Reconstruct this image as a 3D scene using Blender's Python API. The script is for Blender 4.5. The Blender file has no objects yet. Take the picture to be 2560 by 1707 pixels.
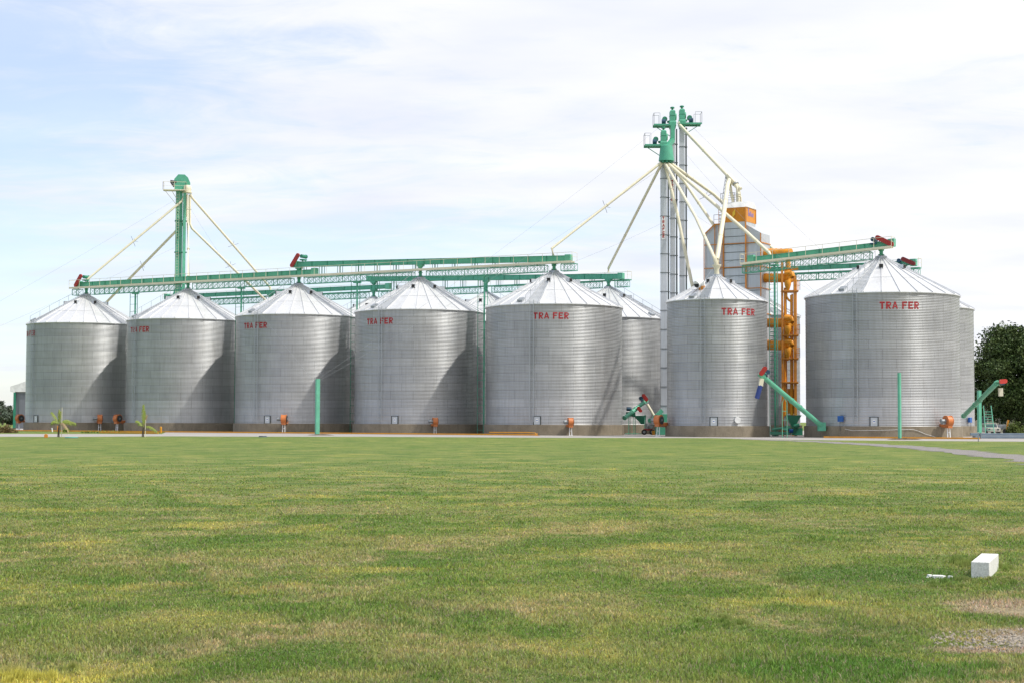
import bpy, math, random
import numpy as np
from mathutils import Vector, Matrix
R_ = math.radians
random.seed(7)
rng = np.random.default_rng(7)
S = bpy.context.scene
COL = S.collection

# ------------------------------------------------------------------ camera
CAM_H = 1.6
F_PX = 4000.0                       # focal length in pixels of the 2560 px wide photograph
PITCH = math.atan((1051.5 - 853.5) / F_PX)
cam_d = bpy.data.cameras.new('camera')
cam = bpy.data.objects.new('camera', cam_d)
COL.objects.link(cam)
cam_d.sensor_width = 36
cam_d.lens = 36 * F_PX / 2560
cam_d.clip_start = 0.1
cam_d.clip_end = 8000
CAM_M = Matrix.Translation((0, 0, CAM_H)) @ Matrix.Rotation(R_(90) + PITCH, 4, 'X') @ Matrix.Rotation(0.0035, 4, 'Z')
cam.matrix_world = CAM_M
S.camera = cam
CR = CAM_M.to_3x3()

def at(px, py, Y):                  # world point seen at photo pixel (px, py), at distance Y
    d = CR @ Vector(((px - 1280) / F_PX, -(py - 853.5) / F_PX, -1))
    t = Y / d.y
    return Vector((d.x * t, Y, CAM_H + d.z * t))

def ground(px, py):
    d = CR @ Vector(((px - 1280) / F_PX, -(py - 853.5) / F_PX, -1))
    t = -CAM_H / d.z
    return Vector((d.x * t, d.y * t, 0))

# ------------------------------------------------------------------ world and sun
SUN_AZ, SUN_EL = 67, 56             # azimuth from -Y (behind the camera) towards +X
d_sun = Vector((math.cos(R_(SUN_EL)) * math.sin(R_(SUN_AZ)), -math.cos(R_(SUN_EL)) * math.cos(R_(SUN_AZ)), math.sin(R_(SUN_EL))))
sl = bpy.data.lights.new('sun', 'SUN')
sl.energy = 3.3
sl.angle = R_(1.6)
sl.color = (1.0, 0.965, 0.90)
so = bpy.data.objects.new('sun', sl)
so.rotation_euler = d_sun.to_track_quat('Z', 'Y').to_euler()
so.location = (40, -40, 60)
COL.objects.link(so)

W = bpy.data.worlds.new('World')
S.world = W
W.use_nodes = True
wt = W.node_tree
for n in list(wt.nodes): wt.nodes.remove(n)
def wn(t, **k):
    n = wt.nodes.new(t)
    for a, b in k.items(): setattr(n, a, b)
    return n
wo = wn('ShaderNodeOutputWorld'); bg = wn('ShaderNodeBackground'); bg.inputs[1].default_value = 0.1
wt.links.new(bg.outputs[0], wo.inputs[0])
sky = wn('ShaderNodeTexSky', sky_type='NISHITA', sun_disc=False, sun_elevation=R_(SUN_EL), sun_rotation=R_(180 - SUN_AZ),
         air_density=1.0, dust_density=0.6, ozone_density=1.0)
tc = wn('ShaderNodeTexCoord')
sep = wn('ShaderNodeSeparateXYZ'); wt.links.new(tc.outputs['Generated'], sep.inputs[0])
def wm(op, a, b=None, clamp=False):
    n = wn('ShaderNodeMath', operation=op, use_clamp=clamp)
    for i, x in enumerate((a, b)):
        if x is None: continue
        if isinstance(x, (int, float)): n.inputs[i].default_value = x
        else: wt.links.new(x, n.inputs[i])
    return n.outputs[0]
zc = wm('MAXIMUM', sep.outputs[2], 0.0)
den = wm('ADD', zc, 0.10)
cx = wm('DIVIDE', sep.outputs[0], den); cy = wm('DIVIDE', sep.outputs[1], den)
comb = wn('ShaderNodeCombineXYZ'); wt.links.new(cx, comb.inputs[0]); wt.links.new(cy, comb.inputs[1])
mp = wn('ShaderNodeMapping'); mp.inputs['Rotation'].default_value = (0, 0, R_(62)); mp.inputs['Scale'].default_value = (0.62, 1.0, 1)
mp.inputs['Location'].default_value = (1.3, 4.1, 0)
wt.links.new(comb.outputs[0], mp.inputs[0])
n1 = wn('ShaderNodeTexNoise'); n1.inputs['Scale'].default_value = 1.1; n1.inputs['Detail'].default_value = 9; n1.inputs['Roughness'].default_value = 0.58; n1.inputs['Distortion'].default_value = 0.6
wt.links.new(mp.outputs[0], n1.inputs['Vector'])
# thin cloud is thicker toward the sun side (right)
bias = wm('MULTIPLY', sep.outputs[0], 0.62)
hz = wm('MULTIPLY', zc, 0.35)
n3 = wn('ShaderNodeTexNoise'); n3.inputs['Scale'].default_value = 4.2; n3.inputs['Detail'].default_value = 8; n3.inputs['Roughness'].default_value = .65; n3.inputs['Distortion'].default_value = 1.2
wt.links.new(mp.outputs[0], n3.inputs['Vector'])
wisp = wm('MULTIPLY', wm('SUBTRACT', n3.outputs['Fac'], 0.5), 0.45)
cov = wm('ADD', wm('ADD', wm('ADD', n1.outputs['Fac'], bias), hz), wisp)
ramp = wn('ShaderNodeValToRGB'); wt.links.new(cov, ramp.inputs[0])
ramp.color_ramp.elements[0].position = 0.30; ramp.color_ramp.elements[0].color = (0.42, 0.42, 0.42, 1)
ramp.color_ramp.elements[1].position = 0.66; ramp.color_ramp.elements[1].color = (1, 1, 1, 1)
ramp.color_ramp.interpolation = 'EASE'
mixc = wn('ShaderNodeMix', data_type='RGBA'); wt.links.new(ramp.outputs[0], mixc.inputs['Factor'])
skyb = wn('ShaderNodeMix', data_type='RGBA', blend_type='MULTIPLY'); skyb.inputs['Factor'].default_value = 1
wt.links.new(sky.outputs[0], skyb.inputs['A']); skyb.inputs['B'].default_value = (1.62, 1.69, 1.84, 1)
wt.links.new(skyb.outputs['Result'], mixc.inputs['A'])
n2 = wn('ShaderNodeTexNoise'); n2.inputs['Scale'].default_value = 2.6; n2.inputs['Detail'].default_value = 6
wt.links.new(mp.outputs[0], n2.inputs['Vector'])
r2 = wn('ShaderNodeValToRGB'); wt.links.new(wm('ADD', n2.outputs['Fac'], wm('MULTIPLY', sep.outputs[0], 0.45)), r2.inputs[0])
r2.color_ramp.elements[0].position = 0.3; r2.color_ramp.elements[0].color = (7.9, 8.25, 9.2, 1)
r2.color_ramp.elements[1].position = 0.75; r2.color_ramp.elements[1].color = (9.8, 9.8, 10.05, 1)
wt.links.new(r2.outputs[0], mixc.inputs['B'])
wt.links.new(mixc.outputs['Result'], bg.inputs[0])

S.view_settings.view_transform = 'Standard'
S.view_settings.look = 'None'
S.view_settings.exposure = 0.12
S.view_settings.gamma = 1.0

# ------------------------------------------------------------------ materials
def L(h):
    h = h.lstrip('#')
    c = [int(h[i:i + 2], 16) / 255 for i in (0, 2, 4)]
    return tuple((x / 12.92 if x <= .04045 else ((x + .055) / 1.055) ** 2.4) for x in c) + (1,)

class NT:
    def __init__(s, name):
        s.m = bpy.data.materials.new(name); s.m.use_nodes = True
        s.t = s.m.node_tree
        s.b = s.t.nodes['Principled BSDF']
    def n(s, t, **k):
        n = s.t.nodes.new(t)
        for a, b in k.items(): setattr(n, a, b)
        return n
    def l(s, a, b): s.t.links.new(a, b)
    def noise(s, vec, scale, detail=4, rough=.55, dist=0):
        n = s.n('ShaderNodeTexNoise'); n.inputs['Scale'].default_value = scale; n.inputs['Detail'].default_value = detail
        n.inputs['Roughness'].default_value = rough; n.inputs['Distortion'].default_value = dist
        if vec is not None: s.l(vec, n.inputs['Vector'])
        return n.outputs['Fac']
    def ramp(s, fac, stops):
        r = s.n('ShaderNodeValToRGB'); s.l(fac, r.inputs[0]); e = r.color_ramp.elements
        while len(e) < len(stops): e.new(0.5)
        for i, (p, c) in enumerate(stops):
            e[i].position = p; e[i].color = c if len(c) == 4 else tuple(c) + (1,)
        return r.outputs[0]
    def mix(s, f, a, b, bt='MIX'):
        m = s.n('ShaderNodeMix', data_type='RGBA', blend_type=bt)
        for k, x in (('Factor', f), ('A', a), ('B', b)):
            if isinstance(x, (int, float)) or isinstance(x, tuple): m.inputs[k].default_value = x
            else: s.l(x, m.inputs[k])
        return m.outputs['Result']
    def math(s, op, a, b=None, clamp=False):
        n = s.n('ShaderNodeMath', operation=op, use_clamp=clamp)
        for i, x in enumerate((a, b)):
            if x is None: continue
            if isinstance(x, (int, float)): n.inputs[i].default_value = x
            else: s.l(x, n.inputs[i])
        return n.outputs[0]
    def pos(s): return s.n('ShaderNodeNewGeometry').outputs['Position']
    def obj(s): return s.n('ShaderNodeTexCoord').outputs['Object']
    def mapping(s, vec, sc):
        m = s.n('ShaderNodeMapping'); m.inputs['Scale'].default_value = sc; s.l(vec, m.inputs[0]); return m.outputs[0]
    def bump(s, h, st, dist=.02):
        b = s.n('ShaderNodeBump'); b.inputs['Strength'].default_value = st; b.inputs['Distance'].default_value = dist
        s.l(h, b.inputs['Height']); s.l(b.outputs[0], s.b.inputs['Normal'])

def paint(name, rgb, rough=.45, metal=0.0, var=.18, dirt=.25, dirtc=(.16, .13, .09, 1)):
    t = NT(name); p = t.pos()
    f = t.noise(p, 1.3, 5)
    c2 = tuple(x * (1 - var) for x in rgb[:3]) + (1,); c3 = tuple(min(1, x * (1 + var * .5)) for x in rgb[:3]) + (1,)
    c = t.ramp(f, [(.3, c2), (.7, c3)])
    st = t.noise(t.mapping(p, (3.5, 3.5, .35)), 1.6, 5, .65)
    k = t.math('MULTIPLY', t.ramp(st, [(.52, (0, 0, 0, 1)), (.8, (1, 1, 1, 1))]), dirt)
    c = t.mix(k, c, dirtc)
    t.l(c, t.b.inputs['Base Color'])
    t.b.inputs['Metallic'].default_value = metal
    t.l(t.ramp(f, [(.2, (rough - .1,) * 3), (.8, (rough + .12,) * 3)]), t.b.inputs['Roughness'])
    return t.m

M = {}
M['green'] = paint('green_paint', L('#52a587'), .45)
M['green2'] = paint('bright_green_paint', L('#64b394'), .45)
M['dgreen'] = paint('dark_green_paint', L('#2f8468'), .5)
M['cream'] = paint('cream_paint', L('#e2dac0'), .5, var=.08, dirt=.06)
M['orange'] = paint('orange_paint', L('#e3961f'), .42)
M['orange2'] = paint('dark_orange_paint', L('#cb822c'), .5)
M['fan'] = paint('fan_orange_paint', L('#cc7840'), .42)
M['red'] = paint('red_paint', L('#a8281f'), .4)
M['letred'] = paint('lettering_red', L('#a82a30'), .6, var=.25, dirt=.1)
M['redd'] = paint('dark_red_paint', L('#7c1a1a'), .4)
M['redl'] = paint('light_red_paint', L('#d8463c'), .4)
M['blue'] = paint('blue_paint', L('#1d5fae'), .4)
M['navy'] = paint('navy_plastic', L('#2a3f80'), .5)
M['motor'] = paint('motor_blue_paint', L('#1c4660'), .45)
M['white'] = paint('white_paint', (.8, .8, .79, 1), .5, dirt=.12)
M['yellow'] = paint('yellow_paint', L('#d8931c'), .5)
M['black'] = paint('black_rubber_and_hollow_shade', (.02, .02, .02, 1), .7)
M['dark'] = paint('dark_steel', (.07, .08, .08, 1), .5, .4)
M['gdark'] = paint('dark_grey_steel', (.13, .15, .155, 1), .5, .3)
M['grey'] = paint('grey_steel', (.32, .34, .35, 1), .45, .5)
M['lead'] = paint('blue_grey_paint', L('#6f7f8c'), .4)
M['yleaf'] = paint('yellow_emblem', L('#e8c23a'), .5)
M['purple'] = paint('violet_lettering', L('#8d7bb0'), .5)
M['sorange'] = paint('orange_sheet', L('#d6890a'), .4)

def galvanised(name, base, metal, rough, brick=False, streak=.12):
    t = NT(name); p = t.pos()
    if brick:
        uv = t.n('ShaderNodeTexCoord').outputs['UV']
        oi = t.n('ShaderNodeObjectInfo')
        add = t.n('ShaderNodeVectorMath', operation='ADD'); t.l(uv, add.inputs[0])
        cmb = t.n('ShaderNodeCombineXYZ'); t.l(t.math('MULTIPLY', oi.outputs['Random'], 84.0), cmb.inputs[0]); t.l(cmb.outputs[0], add.inputs[1])
        b = t.n('ShaderNodeTexBrick'); t.l(add.outputs[0], b.inputs['Vector'])
        b.offset = .5; b.inputs['Scale'].default_value = 1
        b.inputs['Brick Width'].default_value = 2.8; b.inputs['Row Height'].default_value = .976
        b.inputs['Mortar Size'].default_value = .022; b.inputs['Mortar Smooth'].default_value = .3
        b.inputs['Bias'].default_value = -.1
        lo = tuple(x * .92 for x in base); hi = tuple(x * 1.05 for x in base)
        b.inputs['Color1'].default_value = lo + (1,); b.inputs['Color2'].default_value = hi + (1,)
        b.inputs['Mortar'].default_value = tuple(x * .60 for x in base) + (1,)  # dark sheet seams; the shadow line between rings is painted in with them
        c = b.outputs['Color']
        # whole rings differ a little from batch to batch
        vz = t.n('ShaderNodeSeparateXYZ'); t.l(add.outputs[0], vz.inputs[0])
        ring = t.math('FLOOR', t.math('DIVIDE', vz.outputs[1], .976))
        wnz = t.n('ShaderNodeTexWhiteNoise', noise_dimensions='2D'); cc = t.n('ShaderNodeCombineXYZ'); t.l(ring, cc.inputs[0]); t.l(oi.outputs['Random'], cc.inputs[1]); t.l(cc.outputs[0], wnz.inputs['Vector'])
        c = t.mix(1.0, c, t.ramp(wnz.outputs['Value'], [(0, (.95, .955, .96, 1)), (1, (1.03, 1.03, 1.02, 1))]), 'MULTIPLY')
        # the lowest three rings are of newer, paler sheet
        c = t.mix(t.math('MULTIPLY', t.math('LESS_THAN', vz.outputs[1], 2.93), .9), c, t.mix(1.0, c, (1.13, 1.13, 1.14, 1), 'MULTIPLY'))
    else:
        c = base + (1,)
    f = t.noise(t.mapping(p, (1, 1, .45)), .55, 6, .62)
    c = t.mix(1.0, c, t.ramp(f, [(.25, (1 - streak,) * 3), (.75, (1 + streak * .5,) * 3)]), 'MULTIPLY')
    s2 = t.noise(t.mapping(p, (4, 4, .25)), 1.2, 5, .6)
    c = t.mix(1.0, c, t.ramp(s2, [(.3, (.88, .87, .85, 1)), (.6, (1, 1, 1, 1))]), 'MULTIPLY')
    t.l(c, t.b.inputs['Base Color'])
    t.b.inputs['Metallic'].default_value = metal
    t.l(t.ramp(f, [(.2, (rough - .07,) * 3), (.8, (rough + .08,) * 3)]), t.b.inputs['Roughness'])
    return t.m
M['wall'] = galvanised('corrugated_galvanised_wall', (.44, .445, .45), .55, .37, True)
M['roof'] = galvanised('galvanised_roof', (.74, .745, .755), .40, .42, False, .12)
M['galv'] = galvanised('galvanised_sheet', (.58, .61, .65), .35, .42)
M['galvd'] = galvanised('dull_galvanised_sheet', (.40, .43, .46), .6, .5)
M['shed'] = galvanised('shed_sheet', (.22, .23, .26), .4, .55)

def rough_mat(name, a, b, sc=2.0, rough=.9, fine=30, bs=.5, bd=.02, stain=None):
    t = NT(name); p = t.pos()
    f = t.noise(p, sc, 7, .62); g = t.noise(p, fine, 3)
    c = t.ramp(f, [(.3, a), (.7, b)])
    c = t.mix(1.0, c, t.ramp(g, [(.3, (.8, .8, .8, 1)), (.7, (1.15, 1.15, 1.15, 1))]), 'MULTIPLY')
    if stain:
        s = t.noise(t.mapping(p, (1.5, 1.5, .5)), 1.0, 6, .7)
        c = t.mix(t.ramp(s, [(.5, (0, 0, 0, 1)), (.75, (.7, .7, .7, 1))]), c, stain)
    t.l(c, t.b.inputs['Base Color']); t.b.inputs['Roughness'].default_value = rough
    t.bump(g, bs, bd)
    return t.m
M['plinth'] = rough_mat('weathered_concrete', (.20, .165, .115, 1), (.29, .245, .18, 1), .6, .9, 14, .4, .02, (.12, .10, .07, 1))
M['pave'] = rough_mat('pale_concrete', (.32, .295, .27, 1), (.42, .39, .36, 1), .25, .9, 9, .3, .01)
M['gravel'] = rough_mat('grey_gravel', (.10, .095, .095, 1), (.38, .35, .33, 1), 14, .95, 22, 1, .04, (.33, .28, .2, 1))
M['gravelw'] = rough_mat('sandy_gravel', (.17, .15, .125, 1), (.46, .40, .32, 1), 14, .95, 22, 1, .04, (.38, .30, .2, 1))
M['soil'] = rough_mat('brown_soil', (.10, .07, .045, 1), (.2, .15, .1, 1), 3, .95, 12, .8, .05)
M['plaster'] = rough_mat('house_plaster', (.42, .39, .34, 1), (.52, .49, .43, 1), .5, .9, 10, .2, .01)
M['bark'] = rough_mat('bark', (.05, .04, .03, 1), (.12, .10, .08, 1), 4, .9, 20, .7, .03)
M['blockp'] = rough_mat('chalky_white_paint', (.60, .59, .56, 1), (.80, .80, .78, 1), 5, .85, 60, .35, .004, (.50, .47, .40, 1))
M['tile'] = rough_mat('roof_tile', (.20, .10, .07, 1), (.3, .16, .11, 1), 3, .9, 20, .4, .02)

def glass(name):
    t = NT(name); t.b.inputs['Base Color'].default_value = (.05, .08, .09, 1); t.b.inputs['Roughness'].default_value = .08
    t.b.inputs['Metallic'].default_value = .3
    return t.m
M['glass'] = glass('window_glass')

def lawn_color(t, p):
    """patchy turf colour as a field over the ground, shared by the ground sheet and the blades"""
    sp = t.n('ShaderNodeSeparateXYZ'); t.l(p, sp.inputs[0])
    flat = t.n('ShaderNodeCombineXYZ'); t.l(sp.outputs[0], flat.inputs[0]); t.l(sp.outputs[1], flat.inputs[1])
    v = flat.outputs[0]
    big = t.noise(t.mapping(v, (.10, .055, 1)), 1, 4, .6)
    med = t.noise(v, .62, 9, .74, .5)
    sml = t.noise(v, 3.4, 6, .7, .6)
    c = t.ramp(med, [(.34, (.060, .118, .026, 1)), (.45, (.100, .160, .038, 1)), (.55, (.150, .195, .058, 1)), (.66, (.215, .215, .085, 1))])
    straw = t.ramp(t.noise(t.mapping(v, (1, .8, 1)), .42, 6, .68, .5), [(.47, (0, 0, 0, 1)), (.62, (1, 1, 1, 1))])
    straw = t.math('MULTIPLY', straw, t.ramp(sml, [(.42, (.05,) * 3), (.56, (1.0,) * 3)]))
    # the worn, drier part of the lawn is nearer the camera
    near = t.n('ShaderNodeMapRange'); near.inputs['From Min'].default_value = 70; near.inputs['From Max'].default_value = 18; near.inputs['To Min'].default_value = .25; near.inputs['To Max'].default_value = .95; t.l(sp.outputs[1], near.inputs['Value'])
    c = t.mix(t.math('MULTIPLY', straw, near.outputs[0]), c, (.29, .25, .155, 1))
    yel = t.ramp(t.noise(t.mapping(v, (.8, 1, 1)), .40, 7, .68, .6), [(.55, (0, 0, 0, 1)), (.63, (.75,) * 3)])
    warm = t.ramp(t.noise(t.mapping(v, (.9, 1, 1)), .33, 7, .7, .5), [(.45, (0, 0, 0, 1)), (.62, (.34,) * 3)])
    c = t.mix(t.math('MULTIPLY', warm, near.outputs[0]), c, (.225, .20, .085, 1))
    c = t.mix(yel, c, (.27, .265, .08, 1))
    lush = t.ramp(t.noise(t.mapping(v, (1.1, .9, 1)), .42, 7, .66, .5), [(.51, (0, 0, 0, 1)), (.60, (.85,) * 3)])
    c = t.mix(lush, c, (.078, .142, .030, 1))
    c = t.mix(1.0, c, t.ramp(big, [(.3, (.86, .92, .86, 1)), (.7, (1.12, 1.08, 1.0, 1))]), 'MULTIPLY')
    c = t.mix(1.0, c, (1.28, 1.24, 1.18, 1), 'MULTIPLY')
    # dry bare earth round the gravel patch at the right of the foreground
    def blob(cx, cy, rx, ry):
        dx = t.math('DIVIDE', t.math('SUBTRACT', sp.outputs[0], cx), rx); dy = t.math('DIVIDE', t.math('SUBTRACT', sp.outputs[1], cy), ry)
        d = t.math('ADD', t.math('MULTIPLY', dx, dx), t.math('MULTIPLY', dy, dy))
        d = t.math('ADD', d, t.math('MULTIPLY', t.math('SUBTRACT', sml, .5), 2.2))
        return t.ramp(d, [(.35, (.9,) * 3), (1.0, (0, 0, 0, 1))])
    c = t.mix(blob(2.2, 10.4, 1.1, .75), c, (.085, .175, .03, 1)); c = t.mix(blob(3.9, 16.9, 1.3, 1.3), c, (.09, .17, .035, 1)); c = t.mix(blob(-3.15, 9.75, .75, .5), c, (.42, .40, .09, 1))
    for b in ((4.15, 12.0, .75, .75), (4.35, 13.9, .65, .8), (3.4, 11.35, .55, .22)):
        c = t.mix(blob(*b), c, (.35, .285, .20, 1))
    return c, v

def lawn_mat():
    t = NT('mown_lawn'); p = t.pos()
    c, v = lawn_color(t, p)
    fine = t.noise(v, 26, 4, .7)
    mid = t.noise(v, 7, 4, .7)
    c = t.mix(1.0, c, t.ramp(fine, [(.30, (.50, .50, .46, 1)), (.68, (1.40, 1.38, 1.3, 1))]), 'MULTIPLY')
    c = t.mix(1.0, c, t.ramp(mid, [(.3, (.72, .76, .74, 1)), (.7, (1.22, 1.18, 1.14, 1))]), 'MULTIPLY')
    c = t.mix(1.0, c, t.ramp(t.noise(v, 1.7, 6, .72), [(.3, (.82, .84, .8, 1)), (.7, (1.16, 1.14, 1.12, 1))]), 'MULTIPLY')
    t.l(c, t.b.inputs['Base Color']); t.b.inputs['Roughness'].default_value = .85
    t.b.inputs['Specular IOR Level'].default_value = .2
    t.bump(t.math('ADD', fine, mid), .9, .05)
    return t.m
M['lawn'] = lawn_mat()
def blade_mat():
    t = NT('grass_blade'); p = t.pos()
    c, v = lawn_color(t, p)
    a = t.n('ShaderNodeAttribute', attribute_name='tint')
    c = t.mix(1.0, c, (1.55, 1.5, 1.45, 1), 'MULTIPLY')
    c = t.mix(a.outputs['Alpha'], (.38, .33, .20, 1), c)      # alpha 0 marks dry blades
    c = t.mix(1.0, c, a.outputs['Color'], 'MULTIPLY')
    t.l(c, t.b.inputs['Base Color']); t.b.inputs['Roughness'].default_value = .6
    t.b.inputs['Specular IOR Level'].default_value = .2
    tr = t.n('ShaderNodeBsdfTranslucent'); t.l(c, tr.inputs['Color'])
    mx = t.n('ShaderNodeMixShader'); mx.inputs[0].default_value = .45
    t.l(t.b.outputs[0], mx.inputs[1]); t.l(tr.outputs[0], mx.inputs[2])
    t.l(mx.outputs[0], t.t.nodes['Material Output'].inputs['Surface'])
    return t.m
M['blade'] = blade_mat()
def leaf_mat(name, a, b, tl=0.0):
    t = NT(name)
    at_ = t.n('ShaderNodeAttribute', attribute_name='tint')
    c = t.mix(1.0, t.ramp(t.noise(t.pos(), .5, 4), [(.3, a), (.7, b)]), at_.outputs['Color'], 'MULTIPLY')
    t.l(c, t.b.inputs['Base Color']); t.b.inputs['Roughness'].default_value = .55
    t.b.inputs['Specular IOR Level'].default_value = .3
    return t.m
M['leafd'] = leaf_mat('dark_tree_leaf', (.040, .078, .020, 1), (.078, .108, .030, 1))
M['leafg'] = leaf_mat('shrub_leaf', (.07, .12, .02, 1), (.13, .16, .04, 1))
M['leafr'] = leaf_mat('bronze_shrub_leaf', (.10, .10, .03, 1), (.17, .09, .04, 1))
M['leafb'] = leaf_mat('far_tree_leaf', (.075, .105, .085, 1), (.11, .13, .10, 1))
M['palm'] = leaf_mat('palm_leaflet', (.15, .23, .04, 1), (.28, .31, .07, 1))
M['palmdry'] = leaf_mat('dry_palm_leaflet', (.36, .26, .14, 1), (.45, .33, .2, 1))

# ------------------------------------------------------------------ mesh builder
def off_of(o):
    v = Vector((0, 0, 0))
    while o is not None:
        v = v + o.location; o = o.parent
    return v

class MB:
    def __init__(s): s.v = []; s.f = []
    def add(s, vs, fs):
        k = len(s.v); s.v += [tuple(x) for x in vs]; s.f += [tuple(i + k for i in f) for f in fs]; return s
    def frame(s, c, ax, ay, az):     # box from centre and three half vectors
        c = Vector(c); ax = Vector(ax); ay = Vector(ay); az = Vector(az)
        vs = [c + i * ax + j * ay + k * az for k in (-1, 1) for j in (-1, 1) for i in (-1, 1)]
        s.add(vs, [(0, 2, 3, 1), (4, 5, 7, 6), (0, 1, 5, 4), (2, 6, 7, 3), (0, 4, 6, 2), (1, 3, 7, 5)]); return s
    def box(s, c, d, rz=0.0):
        ca, sa = math.cos(rz), math.sin(rz)
        return s.frame(c, (ca * d[0] / 2, sa * d[0] / 2, 0), (-sa * d[1] / 2, ca * d[1] / 2, 0), (0, 0, d[2] / 2))
    def bar(s, p, q, w, h=None, up=(0, 0, 1)):
        p = Vector(p); q = Vector(q); h = h or w; d = q - p
        if d.length < 1e-6: return s
        u = d.normalized(); up = Vector(up)
        if abs(u.dot(up)) > .98: up = Vector((0, 1, 0))
        a = u.cross(up).normalized(); b = a.cross(u)
        return s.frame((p + q) / 2, d / 2, a * w / 2, b * h / 2)
    def tube(s, p, q, r, r2=None, n=12, caps=True):
        p = Vector(p); q = Vector(q); r2 = r if r2 is None else r2; u = (q - p).normalized()
        up = Vector((0, 0, 1)) if abs(u.z) < .98 else Vector((1, 0, 0))
        a = u.cross(up).normalized(); b = a.cross(u)
        vs = []
        for c, rr in ((p, r), (q, r2)):
            for i in range(n):
                t = 2 * math.pi * i / n; vs.append(c + rr * (math.cos(t) * a + math.sin(t) * b))
        fs = [(i, (i + 1) % n, n + (i + 1) % n, n + i) for i in range(n)]
        if caps: fs += [tuple(range(n))[::-1], tuple(range(n, 2 * n))]
        return s.add(vs, fs)
    def path(s, pts, r, n=10):
        pts = [Vector(p) for p in pts]
        rings = []
        for i, p in enumerate(pts):
            u = ((pts[min(i + 1, len(pts) - 1)] - p).normalized() + (p - pts[max(i - 1, 0)]).normalized()).normalized() if 0 < i < len(pts) - 1 else (pts[min(i + 1, len(pts) - 1)] - pts[max(i - 1, 0)]).normalized()
            up = Vector((0, 0, 1)) if abs(u.z) < .97 else Vector((1, 0, 0))
            a = u.cross(up).normalized(); b = a.cross(u)
            rr = r[i] if isinstance(r, (list, tuple)) else r
            rings.append([p + rr * (math.cos(2 * math.pi * k / n) * a + math.sin(2 * math.pi * k / n) * b) for k in range(n)])
        vs = [x for g in rings for x in g]; fs = []
        for i in range(len(pts) - 1):
            for k in range(n): fs.append((i * n + k, i * n + (k + 1) % n, (i + 1) * n + (k + 1) % n, (i + 1) * n + k))
        fs += [tuple(range(n))[::-1], tuple(range((len(pts) - 1) * n, len(pts) * n))]
        return s.add(vs, fs)
    def lathe(s, prof, c=(0, 0, 0), n=32, cap=True):
        c = Vector(c); vs = []
        for (r, z) in prof:
            for i in range(n):
                t = 2 * math.pi * i / n; vs.append(c + Vector((r * math.cos(t), r * math.sin(t), z)))
        fs = []
        for j in range(len(prof) - 1):
            for i in range(n): fs.append((j * n + i, j * n + (i + 1) % n, (j + 1) * n + (i + 1) % n, (j + 1) * n + i))
        if cap:
            if prof[0][0] > .001: fs.append(tuple(range(n))[::-1])
            if prof[-1][0] > .001: fs.append(tuple(range((len(prof) - 1) * n, len(prof) * n)))
        return s.add(vs, fs)
    def prism(s, poly, org, ax, ay, depth):   # polygon in plane (ax, ay), extruded +-depth/2 along its normal
        org = Vector(org); ax = Vector(ax).normalized(); ay = Vector(ay).normalized(); nn = ax.cross(ay).normalized()
        n = len(poly)
        vs = [org + x * ax + y * ay - nn * depth / 2 for x, y in poly] + [org + x * ax + y * ay + nn * depth / 2 for x, y in poly]
        fs = [tuple(range(n))[::-1], tuple(range(n, 2 * n))] + [(i, (i + 1) % n, n + (i + 1) % n, n + i) for i in range(n)]
        return s.add(vs, fs)
    def capsule(s, p, q, r, depth, nrm):      # stadium-shaped guard
        p = Vector(p); q = Vector(q); nrm = Vector(nrm).normalized(); u = (q - p).normalized(); v = nrm.cross(u).normalized()
        poly = []
        for i in range(9):
            t = math.pi / 2 + math.pi * i / 8; poly.append((r * math.cos(t), r * math.sin(t)))
        ln = (q - p).length
        for i in range(9):
            t = -math.pi / 2 + math.pi * i / 8; poly.append((ln + r * math.cos(t), r * math.sin(t)))
        return s.prism(poly, p, u, v, depth)
    def build(s, name, mat, parent=None, smooth=None, world=True, bevel=0):
        me = bpy.data.meshes.new(name)
        o = Vector((0, 0, 0))
        if parent is not None and world: o = off_of(parent)
        me.from_pydata([(x - o.x, y - o.y, z - o.z) for x, y, z in s.v], [], s.f)
        me.materials.append(M[mat] if isinstance(mat, str) else mat)
        if smooth is not None:
            me.polygons.foreach_set('use_smooth', [True] * len(me.polygons))
            me.set_sharp_from_angle(angle=R_(smooth))
        me.update()
        ob = bpy.data.objects.new(name, me); COL.objects.link(ob)
        if parent is not None: ob.parent = parent
        if bevel:
            b = ob.modifiers.new('bevel', 'BEVEL'); b.width = bevel; b.segments = 2; b.limit_method = 'ANGLE'
        return ob

def tag(o, label=None, cat=None, group=None, kind=None):
    if label: o['label'] = label
    if cat: o['category'] = cat
    if group: o['group'] = group
    if kind: o['kind'] = kind
    return o
def thing(name, loc, label, cat, group=None, rz=0):
    o = bpy.data.objects.new(name, None); COL.objects.link(o); o.empty_display_size = .5
    o.location = loc; o.rotation_euler = (0, 0, rz)
    return tag(o, label, cat, group)
def copy_tree(o, parent=None):
    c = o.copy(); COL.objects.link(c)
    if parent is not None: c.parent = parent
    for ch in [x for x in bpy.data.objects if x.parent == o]: copy_tree(ch, c)
    return c
def sheet(name, pts, z, mat, label=None):
    m = MB(); m.add([(x, y, z) for x, y in pts], [tuple(range(len(pts)))])
    o = m.build(name, mat); tag(o, kind='structure')
    if label: o['label'] = label
    return o

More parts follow.
